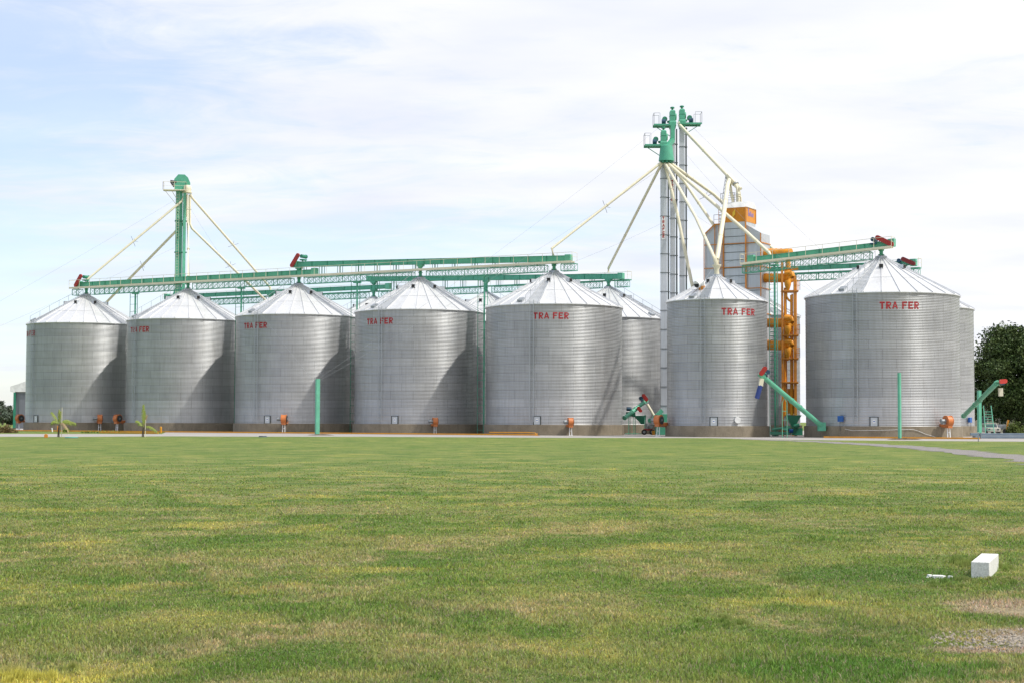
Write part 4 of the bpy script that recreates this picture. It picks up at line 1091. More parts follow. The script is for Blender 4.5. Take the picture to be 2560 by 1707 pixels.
m = MB(); m.box(tl_ + Vector((.1, .1, -.15)), (.8, .6, .9)); m.box(tl_ + Vector((-1.0, .3, .9)), (.5, .3, .4)); m.build('intake_box', 'green', A1, bevel=.03)
sp = at(1960, 1080, 162); sp.z = 0; stp = tl_.lerp(hd_, .62)
m = MB()
zt_ = stp.z - .3
for s in (-.24, .24): m.bar(Vector((stp.x + s, stp.y, 0)), Vector((stp.x + s, stp.y, zt_ - .5)), .06); m.bar(Vector((stp.x + s, stp.y, zt_ - .5)), Vector((stp.x, stp.y, zt_)), .06)
for k in range(1, 4): m.bar(Vector((stp.x - .24, stp.y, k * .9)), Vector((stp.x + .24, stp.y, k * .9)), .05)
m.build('support_frame', 'green2', A1)
hd_, tl_ = at(2494, 955, 168), at(2408, 1040, 182.2)
A2, d_, s_ = auger(tl_, hd_, .25, 'green auger with pale red guard sloping up in front of the dark tree', gcol='redl')
m = MB(); h2 = hd_ + Vector((.15, -.1, -.2)); m.bar(h2 + Vector((.12, 0, -.4)), h2 + Vector((.14, 0, -1.25)), .4, .4); m.build('outlet_neck', 'cream', A2)
hd_, tl_ = at(1614, 1002, 196), at(1560, 1045, 193)
A3, d_, s_ = auger(tl_, hd_, .24, 'short green auger rising over a hopper between the lettered silo and the grey legs')
m = MB(); m.tube(hd_ + Vector((.2, -.2, -.4)), at(1651, 1066, 195), .17, .17, 12); m.tube(at(1649, 1063, 195), at(1654, 1069, 195), .22, .22, 12); m.build('discharge_pipe', 'cream', A3, 40)
hy = 195.0
hpz = at(1590, 1042, hy)
h = thing('intake_hopper', Vector((hpz.x, hy, 0)), 'dark green hopper on thin legs with red flywheel under the short auger', 'hopper')
zq = hpz.z; m = MB()
m.add([(hpz.x - .3, hy - .6, zq + .2), (hpz.x + 1.2, hy - .6, zq + .2), (hpz.x + 1.2, hy + .6, zq + .2), (hpz.x - .3, hy + .6, zq + .2), (hpz.x + .65, hy - .15, zq - .85), (hpz.x + .95, hy - .15, zq - .85), (hpz.x + .95, hy + .15, zq - .85), (hpz.x + .65, hy + .15, zq - .85)],
      [(0, 1, 5, 4), (1, 2, 6, 5), (2, 3, 7, 6), (3, 0, 4, 7), (0, 3, 2, 1), (4, 5, 6, 7)]); m.bar((hpz.x - 1.2, hy, zq + .35), (hpz.x - .1, hy, zq + .3), .7, .5); m.build('hopper_body', 'dgreen', h)
for dx, dy in ((-.95, -.5), (-.7, .5), (-.3, -.5), (-.05, .5), (1.0, -.5), (1.2, .5)):
    m = MB(); m.bar((hpz.x + dx, hy + dy, 0), (hpz.x + dx, hy + dy, zq + .3), .07); m.build('leg', 'green', h)
m = MB(); m.box((hpz.x - .1, hy, .12), (2.5, 1.2, .08)); m.build('base_tray', 'green2', h)
m = MB(); m.capsule(Vector((hpz.x + .25, hy - .7, zq + 1.1)), Vector((hpz.x + .5, hy - .7, zq + .75)), .2, .2, (0, 1, 0)); m.build('belt_guard', 'red', h, 40)
m = MB(); m.tube((hpz.x - 1.2, hy - .6, zq + 1.0), (hpz.x - .6, hy - .6, zq + .95), .22, .22, 14); m.build('motor', 'motor', h, 40)
en = thing('engine_pump', at(1624, 1083, 194), 'small engine with red base, grey cylinder and two black wheels by the grey leg', 'engine')
q = at(1620, 1083, 194); q.z = 0
m = MB(); m.box(q + Vector((0, 0, .62)), (1.1, .6, .2)); m.build('chassis', 'red', en, bevel=.03)
m = MB(); m.tube(q + Vector((-.1, 0, .7)), q + Vector((-.1, 0, 1.4)), .26, .26, 14); m.tube(q + Vector((.35, -.2, 1.0)), q + Vector((.35, .3, 1.0)), .25, .25, 14); m.build('cylinder_block', 'grey', en, 40)
for s in (-.5, .45):
    m = MB(); m.tube(q + Vector((s, -.5, .33)), q + Vector((s, -.3, .33)), .33, .33, 18); w_ = m.build('wheel', 'black', en, 40)
    m = MB(); m.tube(q + Vector((s, -.51, .33)), q + Vector((s, -.29, .33)), .15, .15, 12); m.build('rim', 'grey', w_, 40)
q = at(1634, 1084, 192); q.z = 0
b = thing('bucket', q, 'small yellow bucket on the ground beside the engine', 'bucket')
m = MB(); m.lathe([(.17, 0), (.21, .5), (.19, .5), (.155, .02)], q, 16, cap=False); m.add([(q.x + .17 * math.cos(a), q.y + .17 * math.sin(a), .02) for a in [i * math.pi / 8 for i in range(16)]], [tuple(range(16))]); m.build('shell', 'yellow', b, 40)
m = MB(); m.path([q + Vector((.21 * math.cos(a), 0, .5 + .16 * math.sin(a))) for a in [i * math.pi / 8 for i in range(9)]], .012, 6); m.build('handle', 'grey', b, 40)
q = at(1645, 1050, 193)
g = thing('leg_inlet', Vector((q.x, 193, 0)), 'sloping green inlet chute feeding the base of the leftmost grey leg', 'chute')
m = MB(); m.bar(at(1628, 1052, 193), at(1655, 1025, 193.2), .5, .45); m.tube(at(1624, 1050, 192.7), at(1632, 1050, 193.2), .28, .28, 14); m.box((q.x + .2, 193, .8), (1.0, .6, 1.5)); m.build('chute_body', 'green', g, 40)

# ------------------------------------------------------------------ aeration fans
def make_fan():
    r = thing('aeration_fan', (0, 0, 0), 'fan', 'fan', 'orange aeration fans at the silo feet')
    # scroll housing: axis along x, outlet towards +y
    prof = []
    for i in range(26):
        t = 2 * math.pi * i / 26; rr = .34 + .11 * i / 26; prof.append((rr * math.cos(t - math.pi / 2), rr * math.sin(t - math.pi / 2)))
    m = MB(); m.prism(prof, (0, 0, 1.32), (0, 1, 0), (0, 0, 1), .40); m.tube((-.2, 0, 1.32), (-.24, 0, 1.32), .44, .44, 26); m.tube((.2, 0, 1.32), (.24, 0, 1.32), .44, .44, 26)
    m.build('housing', 'fan', r, 35, world=False)
    m = MB(); m.add([(-.2, .1, 1.05), (.2, .1, 1.05), (.2, .1, .95), (-.2, .1, .95), (-.3, 1.0, 1.15), (.3, 1.0, 1.15), (.3, 1.0, .75), (-.3, 1.0, .75)], [(0, 1, 5, 4), (3, 7, 6, 2), (0, 4, 7, 3), (1, 2, 6, 5), (0, 3, 2, 1), (4, 5, 6, 7)]); m.box((0, -.12, .92), (.38, .36, .26)); m.build('outlet_duct', 'fan', r, world=False)
    m = MB(); m.tube((-.245, 0, 1.32), (-.30, 0, 1.32), .30, .34, 24); m.build('inlet_cone', 'dark', r, 40, world=False)
    m = MB(); m.tube((-.28, 0, 1.32), (-.34, 0, 1.32), .09, .09, 14); m.tube((.24, 0, 1.32), (.62, 0, 1.32), .16, .16, 16); m.tube((.62, 0, 1.32), (.68, 0, 1.32), .18, .14, 16); m.box((.43, 0, 1.12), (.3, .3, .1)); m.build('motor', 'grey', r, 40, world=False)
    m = MB()
    for x, y in ((-.12, -.1), (.12, -.1)): m.bar((x, y, 0), (x * .8, y + .06, .9), .06)
    m.box((0, -.1, .02), (.4, .3, .03)); m.bar((-.1, -.1, .45), (.1, -.1, .45), .04); m.build('stand', 'white', r, world=False)
    return r
fan0 = make_fan(); FANS = [
    (S5, 10.5, 180, 'orange fan at the foot of the centred lettering silo, motor to the left'),
    (S4, 15, 180, 'orange fan at the foot of the fourth silo from the left, motor to the left'),
    (S3, -3, 10, 'orange fan at the foot of the third silo just left of the thick green post'),
    (S1, 28, -20, 'orange fan low in the shadow at the right foot of the leftmost silo'),
    (S2, -76, 75, 'orange fan with round open face at the left foot of the second silo'),
    (S1, -88, 65, 'orange fan sticking out past the left edge of the leftmost silo'),
    (S6, -80, 70, 'orange fan with open round face beside the grey leg and the narrow silo'),
    (S7, 33, 25, 'orange fan at the foot of the nearest right silo, dark inlet to the left')]
fch = [c for c in bpy.data.objects if c.parent == fan0]
for i, (P, az, rz, lab) in enumerate(FANS):
    if i == 0: f = fan0
    else:
        f = fan0.copy(); COL.objects.link(f)
        for c in fch: copy_tree(c, f)
    Rr_ = (5.5 if P is S6 else 8.0) + 1.0
    cd = math.degrees(math.atan2(-P.x, P.y))   # direction from silo to the camera
    a = az - 0
    q = P + pol(Rr_, a, 0); f.location = q
    f.rotation_euler = (0, 0, R_(a if abs(rz) < 60 else a + (20 if rz > 0 else -20)) * .6 + (math.pi if rz == 180 else 0) * 0)
    if rz == 180:
        f.rotation_euler = (0, 0, R_(a)); f.scale = (-1, 1, 1)
    f.scale = tuple(v * 1.15 for v in f.scale); f['label'] = lab
# round white inlet on the narrow silo
q = at(1843, 1049, S6.y - 5.22)
w = thing('round_port', q, 'white round port on the wall of the narrow silo', 'port')
m = MB(); nrm = (q - Vector((S6.x, S6.y, q.z))).normalized(); m.tube(q - nrm * .3, q + nrm * .12, .30, .30, 24); m.tube(q + nrm * .12, q + nrm * .16, .33, .33, 24); m.build('cap', 'white', w, 40)
m = MB(); m.tube(q - nrm * .3, q - nrm * .05, .37, .37, 24); m.build('collar', 'grey', w, 40)

# ------------------------------------------------------------------ posts and guy wires
def post(px, ytop, ybase, Y, w, label, rot=.6, pad=None):
    p = at(px, ybase, Y); p.z = 0; zt = at(px, ytop, Y).z
    r = thing('anchor_post', p, label, 'post', 'green anchor posts for the guy wires')
    m = MB(); m.box((p.x, p.y, zt / 2), (w, w * .8, zt), rot); m.box((p.x, p.y, zt + .015), (w * 1.06, w * .86, .03), rot); m.build('beam', 'green2', r, bevel=.012)
    m = MB(); m.box((p.x, p.y, .03), (w * 2, w * 2, .06), rot); m.build('base_plate', 'dgreen', r)
    if pad:
        m = MB(); n = 40; R1 = pad
        prof = [(R1, 0.0), (R1 * .8, .05), (R1 * .4, .10), (.01, .12)]
        m.lathe(prof, (p.x + pad * .25, p.y, .004), n); v_ = [(x + random.uniform(-.08, .08), y + random.uniform(-.08, .08), max(.004, z + random.uniform(-.02, .03))) for x, y, z in m.v]; m.v = v_
        tag(m.build('soil_mound', 'soil', smooth=60), 'low brown soil mound around the foot of the ' + label.split(',')[0], 'mound', 'soil mounds')
    return Vector((p.x, p.y, zt))
G1 = post(793, 947, 1087, 172, .42, 'thick green steel post, in front of the third silo', .55, 1.4)
G2 = post(2249.5, 932, 1099, 149, .28, 'slim green steel post, in front of the nearest right silo', .75, 1.6)
G3 = post(2449, 976, 1084, 214, .46, 'stout green steel post, right of the rear right silo under the auger', .4)
def wire(a, b, label, r=.009):
    o = thing('guy_wire', a, label, 'guy wire', 'thin guy wires of the elevator towers')
    a = Vector(a); b = Vector(b); pts = []
    for i in range(13): t = i / 12; q = a.lerp(b, t); q.z -= (b - a).length * .012 * 4 * t * (1 - t); pts.append(q)
    m = MB(); m.path(pts, r, 5); m.build('cable', 'grey', o, 60)
hA = at(1645, 322, 194); hC = at(1731, 318, 198)
wire(hA, G1, 'guy wire from the lower green head down left to the thick green post')
wire(at(1655, 420, 194), G1 + Vector((.1, 0, -.2)), 'second guy wire from below the drum to the thick green post')
wire(hC, G3, 'guy wire from the top green head down right to the stout post', .010)
wire(at(1714, 385, 198), G2, 'guy wire from the rightmost grey leg to the slim green post')
wire(at(1712, 520, 198), G3 + Vector((0, 0, -.2)), 'lower guy wire from the grey legs to the stout post')
wire(at(438, 500, 231), Vector((-95, 205, 1)), 'guy wire from the green tower down to the left, out of view')
wire(at(436, 620, 231), Vector((-97, 206, 1)), 'lower guy wire from the green tower down to the left')
wire(at(475, 520, 231), at(790, 960, 172), 'guy wire from the green tower down right to the thick green post')
wire(at(1652, 560, 194), at(1300, 700, 230), 'faint guy wire from the left grey leg to the rear catwalk')

# ------------------------------------------------------------------ small things along the silos
def ebox(px, py, P, R, label):
    # find the wall point under this pixel
    Y = P.y - R
    for _ in range(6):
        q = at(px, py, Y); dx = q.x - P.x; Y = P.y - math.sqrt(max(.1, R * R - dx * dx))
    q = at(px, py, Y); nrm = Vector((q.x - P.x, q.y - P.y, 0)).normalized(); sd = Vector((-nrm.y, nrm.x, 0))
    o = thing('electrical_box', q, label, 'electrical box', 'blue electrical boxes on the silo walls')
    m = MB(); m.frame(q + nrm * .2, nrm * .12, sd * .30, Z * .30); m.build('cabinet', 'blue', o, bevel=.02)
    m = MB(); m.tube(q + nrm * .3 - Z * .28, q + nrm * .3 - Z * 1.2, .025, .025, 8); m.build('conduit', 'dark', o)
    return q
ebox(2104, 1046, S7, 8.03, 'blue electrical box on the left wall of the nearest right silo')
ebox(2421, 1049, SG, 8.03, 'blue electrical box on the rear right silo')
cab = thing('plinth_cable', S7 - Vector((0, 8.3, 0)), 'white cable running along the concrete foot of the nearest right silo', 'cable')
m = MB(); pts = []
for az, z in ((-40, .9), (-34, .75), (-26, .78), (-15, .80), (0, .88), (8, .9), (12, .75), (18, .42), (23, .25), (26, .12)): pts.append(S7 + pol(8.28, az, z))
m.path(pts, .018, 6); m.build('cable_run', 'white', cab, 60)

def bollard(px, yb, h, r, label, mat='yellow', tilt=0):
    p = ground(px, yb); o = thing('bollard', p, label, 'bollard')
    m = MB(); m.tube(p, p + Vector((tilt * h, 0, h)), r, r, 14); m.build('post_body', mat, o, 40)
    m = MB(); m.tube(p + Vector((tilt * h, 0, h)), p + Vector((tilt * h, 0, h + .05)), r, r * .5, 14); m.build('cap', mat, o, 40)
bollard(402, 1081.5, .72, .13, 'short thick yellow bollard in front of the second silo')
bollard(131, 1079, .48, .07, 'short white tilted pipe stub left of the first palm', 'white', -.12)
bollard(202, 1076, .40, .05, 'short white pipe stub at the foot of the leftmost silo', 'white', -.08)
bollard(144, 1078.5, .72, .10, 'dull orange post just left of the first palm trunk', 'orange2')
bollard(518, 1077, .32, .04, 'tiny white pipe stub in front of the second silo', 'white')
# small orange marker box and lids
p = ground(115, 1093.2); o = thing('marker_block', p, 'small orange cube block on the lawn edge at the left', 'block'); m = MB(); m.box(p + Z * .14, (.30, .28, .28), .2); m.build('block', 'orange2', o, bevel=.02); m = MB(); m.box(p + Z * .30, (.2, .18, .04), .2); m.build('lid', 'orange2', o)
for px, py, r, lab in ((179, 1094, .55, 'pale green round lid lying on the lawn near the first palm'), (657, 1091.5, .38, 'dark round lid in the lawn in front of the third silo')):
    p = ground(px, py); o = thing('manhole_cover', p, lab, 'cover'); m = MB(); m.lathe([(r, 0), (r, .08), (r * .92, .11)], p, 28); m.build('lid', 'green2' if r > .5 else 'dark', o, 40); m = MB(); m.lathe([(r * 1.1, -.01), (r * 1.1, .05)], p, 28); m.build('rim', 'lead', o, 40)
# yellow pipe end rail
p = Vector((2.9, 177.0, 0)); o = thing('pipe_rail', p, 'bent yellow pipe end at the right end of the long kerb', 'pipe')
m = MB(); m.path([Vector((-2.5, 179.9, .32)), Vector((1.8, 177.4, .34)), Vector((2.6, 176.6, .30)), Vector((2.8, 175.6, .05))], .06, 10); m.bar((2.8, 175.6, 0), (2.8, 175.6, .3), .08); m.build('pipe', 'yellow', o, 50)
m = MB(); m.box((2.8, 175.6, .02), (.5, .3, .03)); m.build('foot_plate', 'yellow', o)
# white painted block in the lawn
p = ground(2447, 1443); ang = R_(-21.5)
o = thing('boundary_block', (4.84, 16.6, 0), 'long white painted concrete block lying in the grass at the right', 'block')
c = Vector((5.05, 17.14, .075)); m = MB(); m.box(c, (.182, 1.14, .18), ang); m.build('block', 'blockp', o, bevel=.007)
# chips of white rubble left of it
o = thing('stone_slab', ground(2345, 1444), 'pale flat broken stone in the grass left of the white block', 'stone')
m = MB(); q = ground(2345, 1444)
for dx, dy, s in ((0, 0, .055), (.075, .03, .03), (.12, -.01, .025), (-.07, .02, .03), (-.11, .0, .018)): m.box(q + Vector((dx, dy * 3, random.uniform(-.004, .01))), (s * random.uniform(1.2, 2.2), s * 1.4, random.uniform(.03, .06)), random.random() * 3)
m.build('slab', 'blockp', o, bevel=.008)
# steel beams at the right
for k, (y_, z_, lab) in enumerate(((160.2, .16, 'lowest blue grey steel tube stacked on the pavement at the right'), (160.35, .44, 'topmost blue grey steel tube stacked on the pavement at the right'), (160.9, .17, 'rear blue grey steel tube of the stack at the right'))):
    o = thing('steel_tube', (46.6, y_, 0), lab, 'steel tube', 'stacked steel tubes'); m = MB(); m.bar((46.3 - .4 * (k == 1), y_, z_), (60, y_ + 1.5, z_), .26, .25); m.build('tube', 'lead', o, bevel=.02)
    m = MB(); m.box((46.9, y_, z_), (.05, .3, .3)); m.build('flange', 'grey', o)
p = ground(2446, 1103); o = thing('marker_stake', p, 'thin grey stake standing at the edge of the right pavement', 'stake'); m = MB(); m.bar(p, p + Z * .75, .07); m.build('stake', 'grey', o); m = MB(); m.box(p + Z * .77, (.09, .09, .04)); m.build('cap', 'white', o)
# green step ladder + white pickup
lp = at(2470, 1085, 222); lp.z = 0
o = thing('access_ladder', lp, 'tall pale green ladder with rungs leaning by the pale pickup', 'ladder'); m = MB()
zl = at(2470, 1013, 222).z
for s in (-.52, .52): m.bar(lp + Vector((s * 1.15, -.9, .2)), lp + Vector((s, .2, zl)), .09)
m.build('rails', 'green2', o); m = MB(); z = .6
while z < zl - .8: t = z / zl; m.bar(lp + Vector((-.52, -.9 + 1.1 * t, z)), lp + Vector((.52, -.9 + 1.1 * t, z)), .07); z += .36
m.build('rungs', 'green2', o)
cp = at(2474, 1085, 226); cp.z = 0
car = thing('pickup_truck', cp, 'pale pickup truck behind the steel tubes at the right', 'truck')
# cab: body prism facing camera, length along Y
m = MB(); m.prism([(-2.3, .35), (-2.3, .85), (-1.1, .95), (-.55, 1.5), (.9, 1.5), (1.1, .98), (2.5, .92), (2.5, .35)], cp, (0, 1, 0), (0, 0, 1), 1.75); m.build('body', 'plaster', car, bevel=.05)
m = MB(); m.prism([(-1.12, .98), (-.64, 1.44), (-.60, 1.42), (-1.05, .98)], cp + Vector((0, -.04, 0)), (0, 1, 0), (0, 0, 1), 1.5); m.build('windscreen', 'glass', car)
for s in (-1, 1):
    m = MB(); m.prism([(-.9, .98), (-.5, 1.42), (.8, 1.42), (.92, .98)], cp + Vector((s * .88, 0, 0)), (0, 1, 0), (0, 0, 1), .02); m.build('side_window', 'glass', car)
    m = MB(); m.tube(cp + Vector((s * .6 - .1, -2.35, .68)), cp + Vector((s * .6 - .1, -2.3, .68)), .12, .12, 14); m.build('headlight', 'glass', car)
    for y_ in (-1.5, 1.6):
        m = MB(); m.tube(cp + Vector((s * .78, y_, .34)), cp + Vector((s * .98, y_, .34)), .34, .34, 20); w_ = m.build('wheel', 'black', car, 40)
        m = MB(); m.tube(cp + Vector((s * .9, y_, .34)), cp + Vector((s * 1.0, y_, .34)), .19, .19, 14); m.build('rim', 'grey', w_, 40)
# trailer-like grey cart beside it
q = at(2502, 1085, 230); q.z = 0; o = thing('small_cart', q, 'small grey cart with orange drawbar right of the pale pickup', 'cart')
m = MB(); m.box(q + Z * 1.0, (1.3, 1.0, .7)); m.build('tub', 'grey', o, bevel=.08); m = MB(); m.bar(q + Vector((.8, 0, .5)), q + Vector((1.1, 0, 2.0)), .25, .2); m.build('drawbar', 'orange', o)
for s in (-.5, .5):
    m = MB(); m.tube(q + Vector((s, -.55, .35)), q + Vector((s, -.4, .35)), .35, .35, 16); m.build('wheel', 'black', o, 40)
# shed behind the leftmost silo
x0 = at(33, 1000, 280).x; zs = at(40, 968, 280).z
sh = thing('metal_shed', (x0 + 5, 285, 0), 'grey metal shed with white roof showing left of the leftmost silo', 'shed')
m = MB(); m.box((x0 + 5.3, 290, zs / 2), (10, 20, zs)); m.build('wall', 'shed', sh)
m = MB(); m.prism([(-.5, zs - .75), (-.5, zs + .15), (5.0, zs + 2.1), (10.8, zs + .15), (10.8, zs - .75)], (x0 + .1, 290, 0), (1, 0, 0), (0, 0, 1), 21.0); m.build('roof', 'white', sh)
m = MB(); m.box((x0 + .35, 279.7, zs / 2 - .4), (.34, .4, zs - .9)); m.build('corner_post', 'dgreen', sh)
m = MB(); m.box((x0 + 3.3, 279.9, zs / 2 - .6), (4.4, .1, zs - 1.4)); m.build('sliding_door', 'shed', sh)

# ------------------------------------------------------------------ vegetation
def leaves(name, pts, size, mat, parent=None, spread=.6, up=.4, tint=(.6, 1.35), aspect=.55):
    pts = np.asarray(pts); n = len(pts)
    nn = rng.normal(0, 1, (n, 3)); nn[:, 2] += up; nn /= np.linalg.norm(nn, axis=1)[:, None]
    a = rng.normal(0, 1, (n, 3)); a -= (a * nn).sum(1)[:, None] * nn; a /= np.linalg.norm(a, axis=1)[:, None]; b = np.cross(nn, a)
    s = size * (.55 + .9 * rng.random(n))[:, None]
    v = np.stack([pts - a * s, pts + b * s * aspect, pts + a * s, pts - b * s * aspect], 1)
    off = np.array(off_of(parent)) if parent is not None else np.zeros(3)
    v = v - off
    me = bpy.data.meshes.new(name); me.vertices.add(n * 4); me.vertices.foreach_set('co', v.ravel())
    me.loops.add(n * 4); me.loops.foreach_set('vertex_index', np.arange(n * 4)); me.polygons.add(n)
    me.polygons.foreach_set('loop_start', np.arange(n) * 4); me.polygons.foreach_set('loop_total', np.full(n, 4)); me.update(calc_edges=True)
    col = np.ones((n, 4, 4)); col[:, :, :3] = (tint[0] + (tint[1] - tint[0]) * rng.random(n))[:, None, None] * np.array([1, 1, .9])
    ca = me.color_attributes.new('tint', 'FLOAT_COLOR', 'POINT'); ca.data.foreach_set('color', col.ravel())
    me.materials.append(M[mat]); o = bpy.data.objects.new(name, me); COL.objects.link(o)
    if parent is not None: o.parent = parent
    return o
def tree(base, h, rx, label, mat='leafd', n=9000, size=.30, lobes=26, trunk_h=.32, seed=1, cat='tree', name='broadleaf_tree', rz=None, conic=0):
    rs = np.random.default_rng(seed); base = Vector(base)
    r = thing(name, base, label, cat)
    cz = h * (trunk_h + (1 - trunk_h) / 2); rzv = rz or h * (1 - trunk_h) / 2
    cen = []; 
    for i in range(lobes):
        d = rs.normal(0, 1, 3); d /= np.linalg.norm(d); k = .35 + .6 * rs.random() ** .6
        c = np.array([base.x, base.y, base.z + cz]) + d * np.array([rx, rx, rzv]) * k
        if conic: f = 1 - conic * np.clip((c[2] - base.z - cz) / rzv, 0, 1); c[0] = base.x + (c[0] - base.x) * f; c[1] = base.y + (c[1] - base.y) * f
        cen.append((c, rx * (.18 + .15 * rs.random())))
    pts = []
    per = n // lobes
    for c, rr in cen:
        d = rs.normal(0, 1, (per, 3)); d /= np.linalg.norm(d, axis=1)[:, None]; k = (rs.random(per) ** .45)[:, None]
        d[:, 2] *= .75
        pts.append(c + d * rr * 1.15 * k * (1 + .15 * rs.normal(0, 1, (per, 1))))
    pts = np.concatenate(pts); leaves('crown', pts, size, mat, r)
    m = MB(); tr = rx * .055 + .08; top = base + Vector((rs.normal(0, .2), 0, h * (trunk_h + .12)))
    m.path([base - Z * .1, base + Vector((.05, 0, h * trunk_h * .5)), top], [tr * 1.3, tr, tr * .75], 10)
    for i in range(min(9, lobes)):
        c, rr = cen[i]; c = Vector(c); st = base.lerp(top, .55 + .4 * rs.random()); mid = st.lerp(c, .5) + Z * h * .03; m.path([st, mid, c], [tr * .5, tr * .32, tr * .1], 7)
    m.build('trunk', 'bark', r, 60)
    return r
tree(at(2548, 1080, 236) * 1 - Vector((0, 0, at(2548, 1080, 236).z)), 15.4, 8.2, 'large dark broadleaf tree at the right edge', n=90000, size=.20, lobes=95, trunk_h=.14, seed=4, rz=6.6, conic=.28)
tree(Vector((88, 262, 0)), 13, 7, 'second dark tree behind the large one, low between its branches', n=9000, size=.3, lobes=26, trunk_h=.12, seed=9)
tree(Vector((74, 268, 0)), 8.5, 5, 'smaller dark tree filling the gap behind the pale pickup', n=8000, size=.28, lobes=22, trunk_h=.12, seed=12)
def shrub(p, r, h, label, mat, n=900, size=.06, name='shrub', cat='shrub', grp=None):
    o = thing(name, p, label, cat, grp); d = rng.normal(0, 1, (n, 3)); d /= np.linalg.norm(d, axis=1)[:, None]; d[:, 2] = np.abs(d[:, 2])
    k = (rng.random(n) ** .5)[:, None] * (1 + .25 * np.sin(d[:, :1] * 7 + d[:, 1:2] * 5))
    leaves('foliage', np.array(p) + d * k * np.array([r, r, h]), size, mat, o)
    m = MB()
    for i in range(4): a = i * 1.6; m.path([Vector(p), Vector(p) + Vector((math.cos(a) * r * .4, math.sin(a) * r * .4, h * .6))], [.03, .012], 6)
    m.build('stems', 'bark', o); return o
shrub(at(2538, 1085, 228) * 1 - Z * at(2538, 1085, 228).z, 1.3, 1.6, 'rounded light green bush under the large tree', 'leafg', 2500, .12)
q = ground(12, 1081); shrub(q, 1.3, .85, 'low bronze and green shrub at the far left edge', 'leafr', 2600, .08)
for i, (px, ht, Y, rx) in enumerate(((6, 1002, 430, 3.0), (-14, 1012, 425, 3.8), (27, 1021, 440, 3.2), (18, 1026, 436, 3.0), (38, 1030, 452, 3.2), (-45, 1008, 440, 4.5))):
    b = at(px, 1050, Y); b.z = 0; h = at(px, ht, Y).z
    tree(b, h, rx, ['tallest pointed grey green tree on the left horizon', 'round tree at the left frame edge on the horizon', 'low tree on the horizon beside the metal shed', 'low tree between the pointed tree and the shed', 'low tree hidden behind the shed corner', 'tree on the horizon left of the frame'][i], 'leafb', 2200, .28, 16, .1, 20 + i, conic=.6 if i == 0 else 0)
# house
hp_ = Vector((79.5, 268, 0)); ho = thing('house', hp_, 'pale plastered house half hidden behind the right trees', 'house')
m = MB(); m.box((81, 276, 2.2), (13, 8, 4.4)); m.build('wall', 'plaster', ho)
m = MB(); m.prism([(-4.6, 4.35), (4.6, 4.35), (0, 6.4)], (81, 276, 0), (0, 1, 0), (0, 0, 1), 14); m.build('roof', 'tile', ho)
for x in (77.2, 80.2, 83.5):
    m = MB(); m.box((x, 271.97, 2.0), (1.1, .08, 1.3)); f = m.build('window', 'white', ho); m = MB(); m.box((x, 271.9, 2.0), (.9, .06, 1.1)); m.build('pane', 'glass', f)

# palms
def palm(px, py, th, fronds, label, dry=(), s=1.25):
    b = ground(px, py); r = thing('young_palm', b, label, 'palm', 'young palms at the lawn edge')
    m = MB(); m.path([b, b + Z * th * .5, b + Z * th], [.07, .055, .06], 10); m.path([b + Vector((-.12, 0, 0)), b + Vector((-.05, 0, th * .9))], [.03, .02], 6); m.build('trunk', 'bark', r, 50)
    for i, (az, el, ln, droop) in enumerate(fronds):
        ln *= s; droop = droop * 1.25 + .08
        a = R_(az); d = Vector((math.cos(a), math.sin(a) * .6, 0)); pts = []
        for k in range(9): t = k / 8; pts.append(b + Z * th + d * (ln * t * math.cos(R_(el))) + Z * (ln * (math.sin(R_(el)) * t - droop * t * t)))
        m = MB(); m.path(pts, [.022 * (1 - .7 * k / 8) for k in range(9)], 6)
        st = m.build('frond', 'palmdry' if i in dry else 'palm', r, 60)
        vs, fs = [], []
        for k in range(1, 46):
            t = .15 + .84 * k / 46; j = min(7, int(t * 8)); p = pts[j].lerp(pts[j + 1], t * 8 - j); tg = (pts[j + 1] - pts[j]).normalized(); sd = tg.cross(Z).normalized()
            for sg in (-1, 1):
                le = ln * .30 * (1 - abs(t - .5) * .9) * random.uniform(.7, 1.2); tip = p + sd * sg * le * .35 + tg * le * random.uniform(.3, .6) - Z * le * random.uniform(.6, 1.0); w_ = tg * .034
                n0 = len(vs); vs += [p - w_, p + w_, tip]; fs.append((n0, n0 + 1, n0 + 2))
        m = MB(); m.add(vs, fs); lf = m.build('leaflets', 'palmdry' if i in dry else 'palm', st)
        ca = lf.data.color_attributes.new('tint', 'FLOAT_COLOR', 'POINT')
        ca.data.foreach_set('color', np.tile([random.uniform(.8, 1.2)] * 3 + [1], len(vs)))
        ca = st.data.color_attributes.new('tint', 'FLOAT_COLOR', 'POINT'); ca.data.foreach_set('color', np.ones(len(st.data.vertices) * 4))
    return b
b1 = palm(147, 1091.5, 1.15, [(165, 68, 1.6, .22), (150, 50, 1.2, .5), (190, 60, 1.1, .5), (40, 48, 1.5, .42), (10, 35, 1.5, .35), (-30, 40, 1.2, .8), (100, 70, 1.5, .1), (80, 75, 1.3, .1)], 'young palm with feathery leaves near the left edge, before the leftmost silo', dry=(5,))
b2 = palm(358, 1091.5, .9, [(100, 84, 2.0, .05), (60, 75, 1.5, .2), (140, 60, 1.1, .4), (170, 62, 1.2, .3), (0, 30, 1.2, .55), (80, 80, 1.6, .1)], 'thin young palm with a dry brown leaf, before the second silo', dry=(1,))
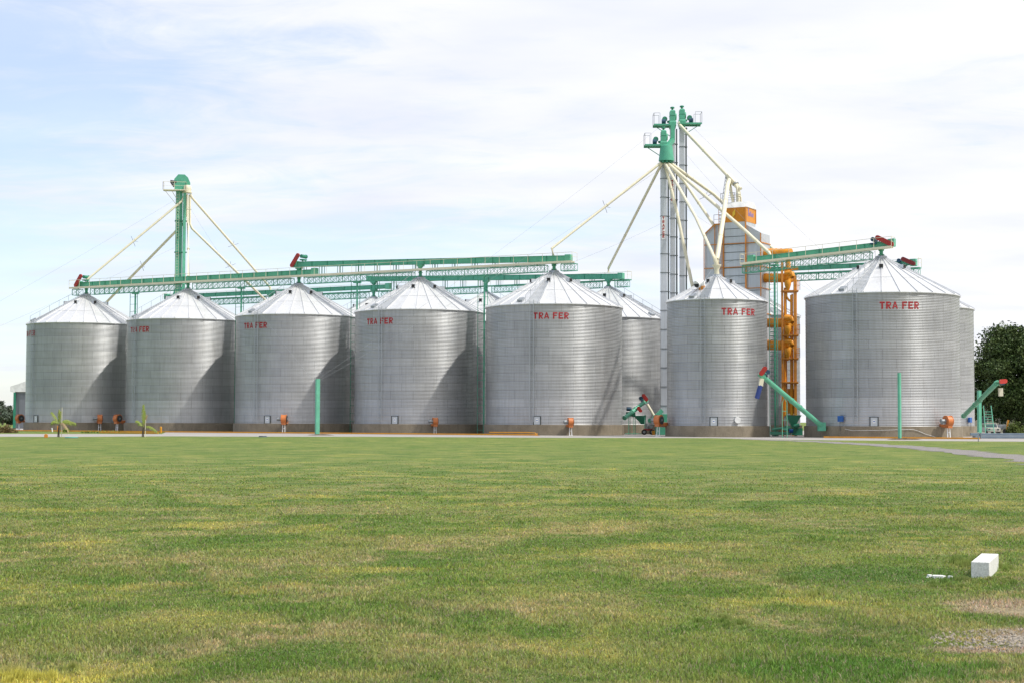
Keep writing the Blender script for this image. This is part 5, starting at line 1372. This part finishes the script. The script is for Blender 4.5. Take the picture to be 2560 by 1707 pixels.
for b, lab, dx, hh in ((b1, 'pale wooden stake tied beside the first palm', .28, 2.7), (b2, 'pale wooden stake beside the thin second palm', .22, 1.6)):
    p = b + Vector((dx, -.1, 0)); o = thing('support_stake', p, lab, 'stake'); m = MB(); m.tube(p, p + Z * hh, .03, .022, 8); m.build('stake', 'cream', o); m = MB(); m.tube(p + Z * (hh * .4), p + Z * (hh * .4 + .04), .05, .05, 8); m.build('tie', 'black', o)
q = ground(165, 1080); shrub(q, .35, .65, 'small yellow leaved plant right of the first palm', 'palm', 160, .12, 'garden_plant', 'plant')
for k in range(13):
    q = ground(206 + k * 7.6, 1081.5 + random.uniform(-.3, .3))
    o = shrub(q, .18, .26, 'small yellow green plant in the low row on the garden island', 'palm', 45, .07, 'row_plant', 'plant', 'row of small yellow green garden plants')
# coarse grass tufts round the block and in the lawn
def tuft(p, n, h, label):
    p = Vector(p); vs, fs = [], []
    for i in range(n):
        a = random.random() * 6.283; r = abs(random.gauss(0, 1)) * h * .8; q = p + Vector((math.cos(a) * r, math.sin(a) * r, 0)); hh = h * random.uniform(.5, 1.1)
        l = Vector((random.uniform(-.4, .4), random.uniform(-.4, .4), 0)) * hh; w_ = Vector((math.cos(a + 1), math.sin(a + 1), 0)) * .004; k = len(vs)
        vs += [q - w_, q + w_, q + l * .4 + Z * hh * .6 + w_ * .6, q + l * .4 + Z * hh * .6 - w_ * .6, q + l + Z * hh]; fs += [(k, k + 1, k + 2, k + 3), (k + 3, k + 2, k + 4)]
    m = MB(); m.add(vs, fs); o = m.build('grass_tuft', 'blade'); ca = o.data.color_attributes.new('tint', 'FLOAT_COLOR', 'POINT')
    c = np.ones((len(vs), 4)); c[:, :3] = np.repeat((.7 + .5 * rng.random(n)), 5)[:, None]; ca.data.foreach_set('color', c.ravel()); tag(o, label, 'grass tuft', kind='stuff')
TL = [(2390, 1413, .10, 160, 9), (2425, 1450, .06, 90, 9), (2465, 1453, .05, 80, 7), (2052, 1487, .08, 60, 3), (1950, 1450, .06, 70, 5), (2520, 1425, .07, 50, 4), (2370, 1468, .05, 80, 8), (60, 1695, .08, 120, 12), (1850, 1560, .05, 80, 8)]
for i, (px, py, h, n, k) in enumerate(TL):
    g0 = ground(px, py)
    for j in range(k): tuft(g0 + Vector((random.gauss(0, .16), random.gauss(0, .2), 0)), n, h * random.uniform(.6, 1.1), 'longer green grass tufts standing above the mown lawn')
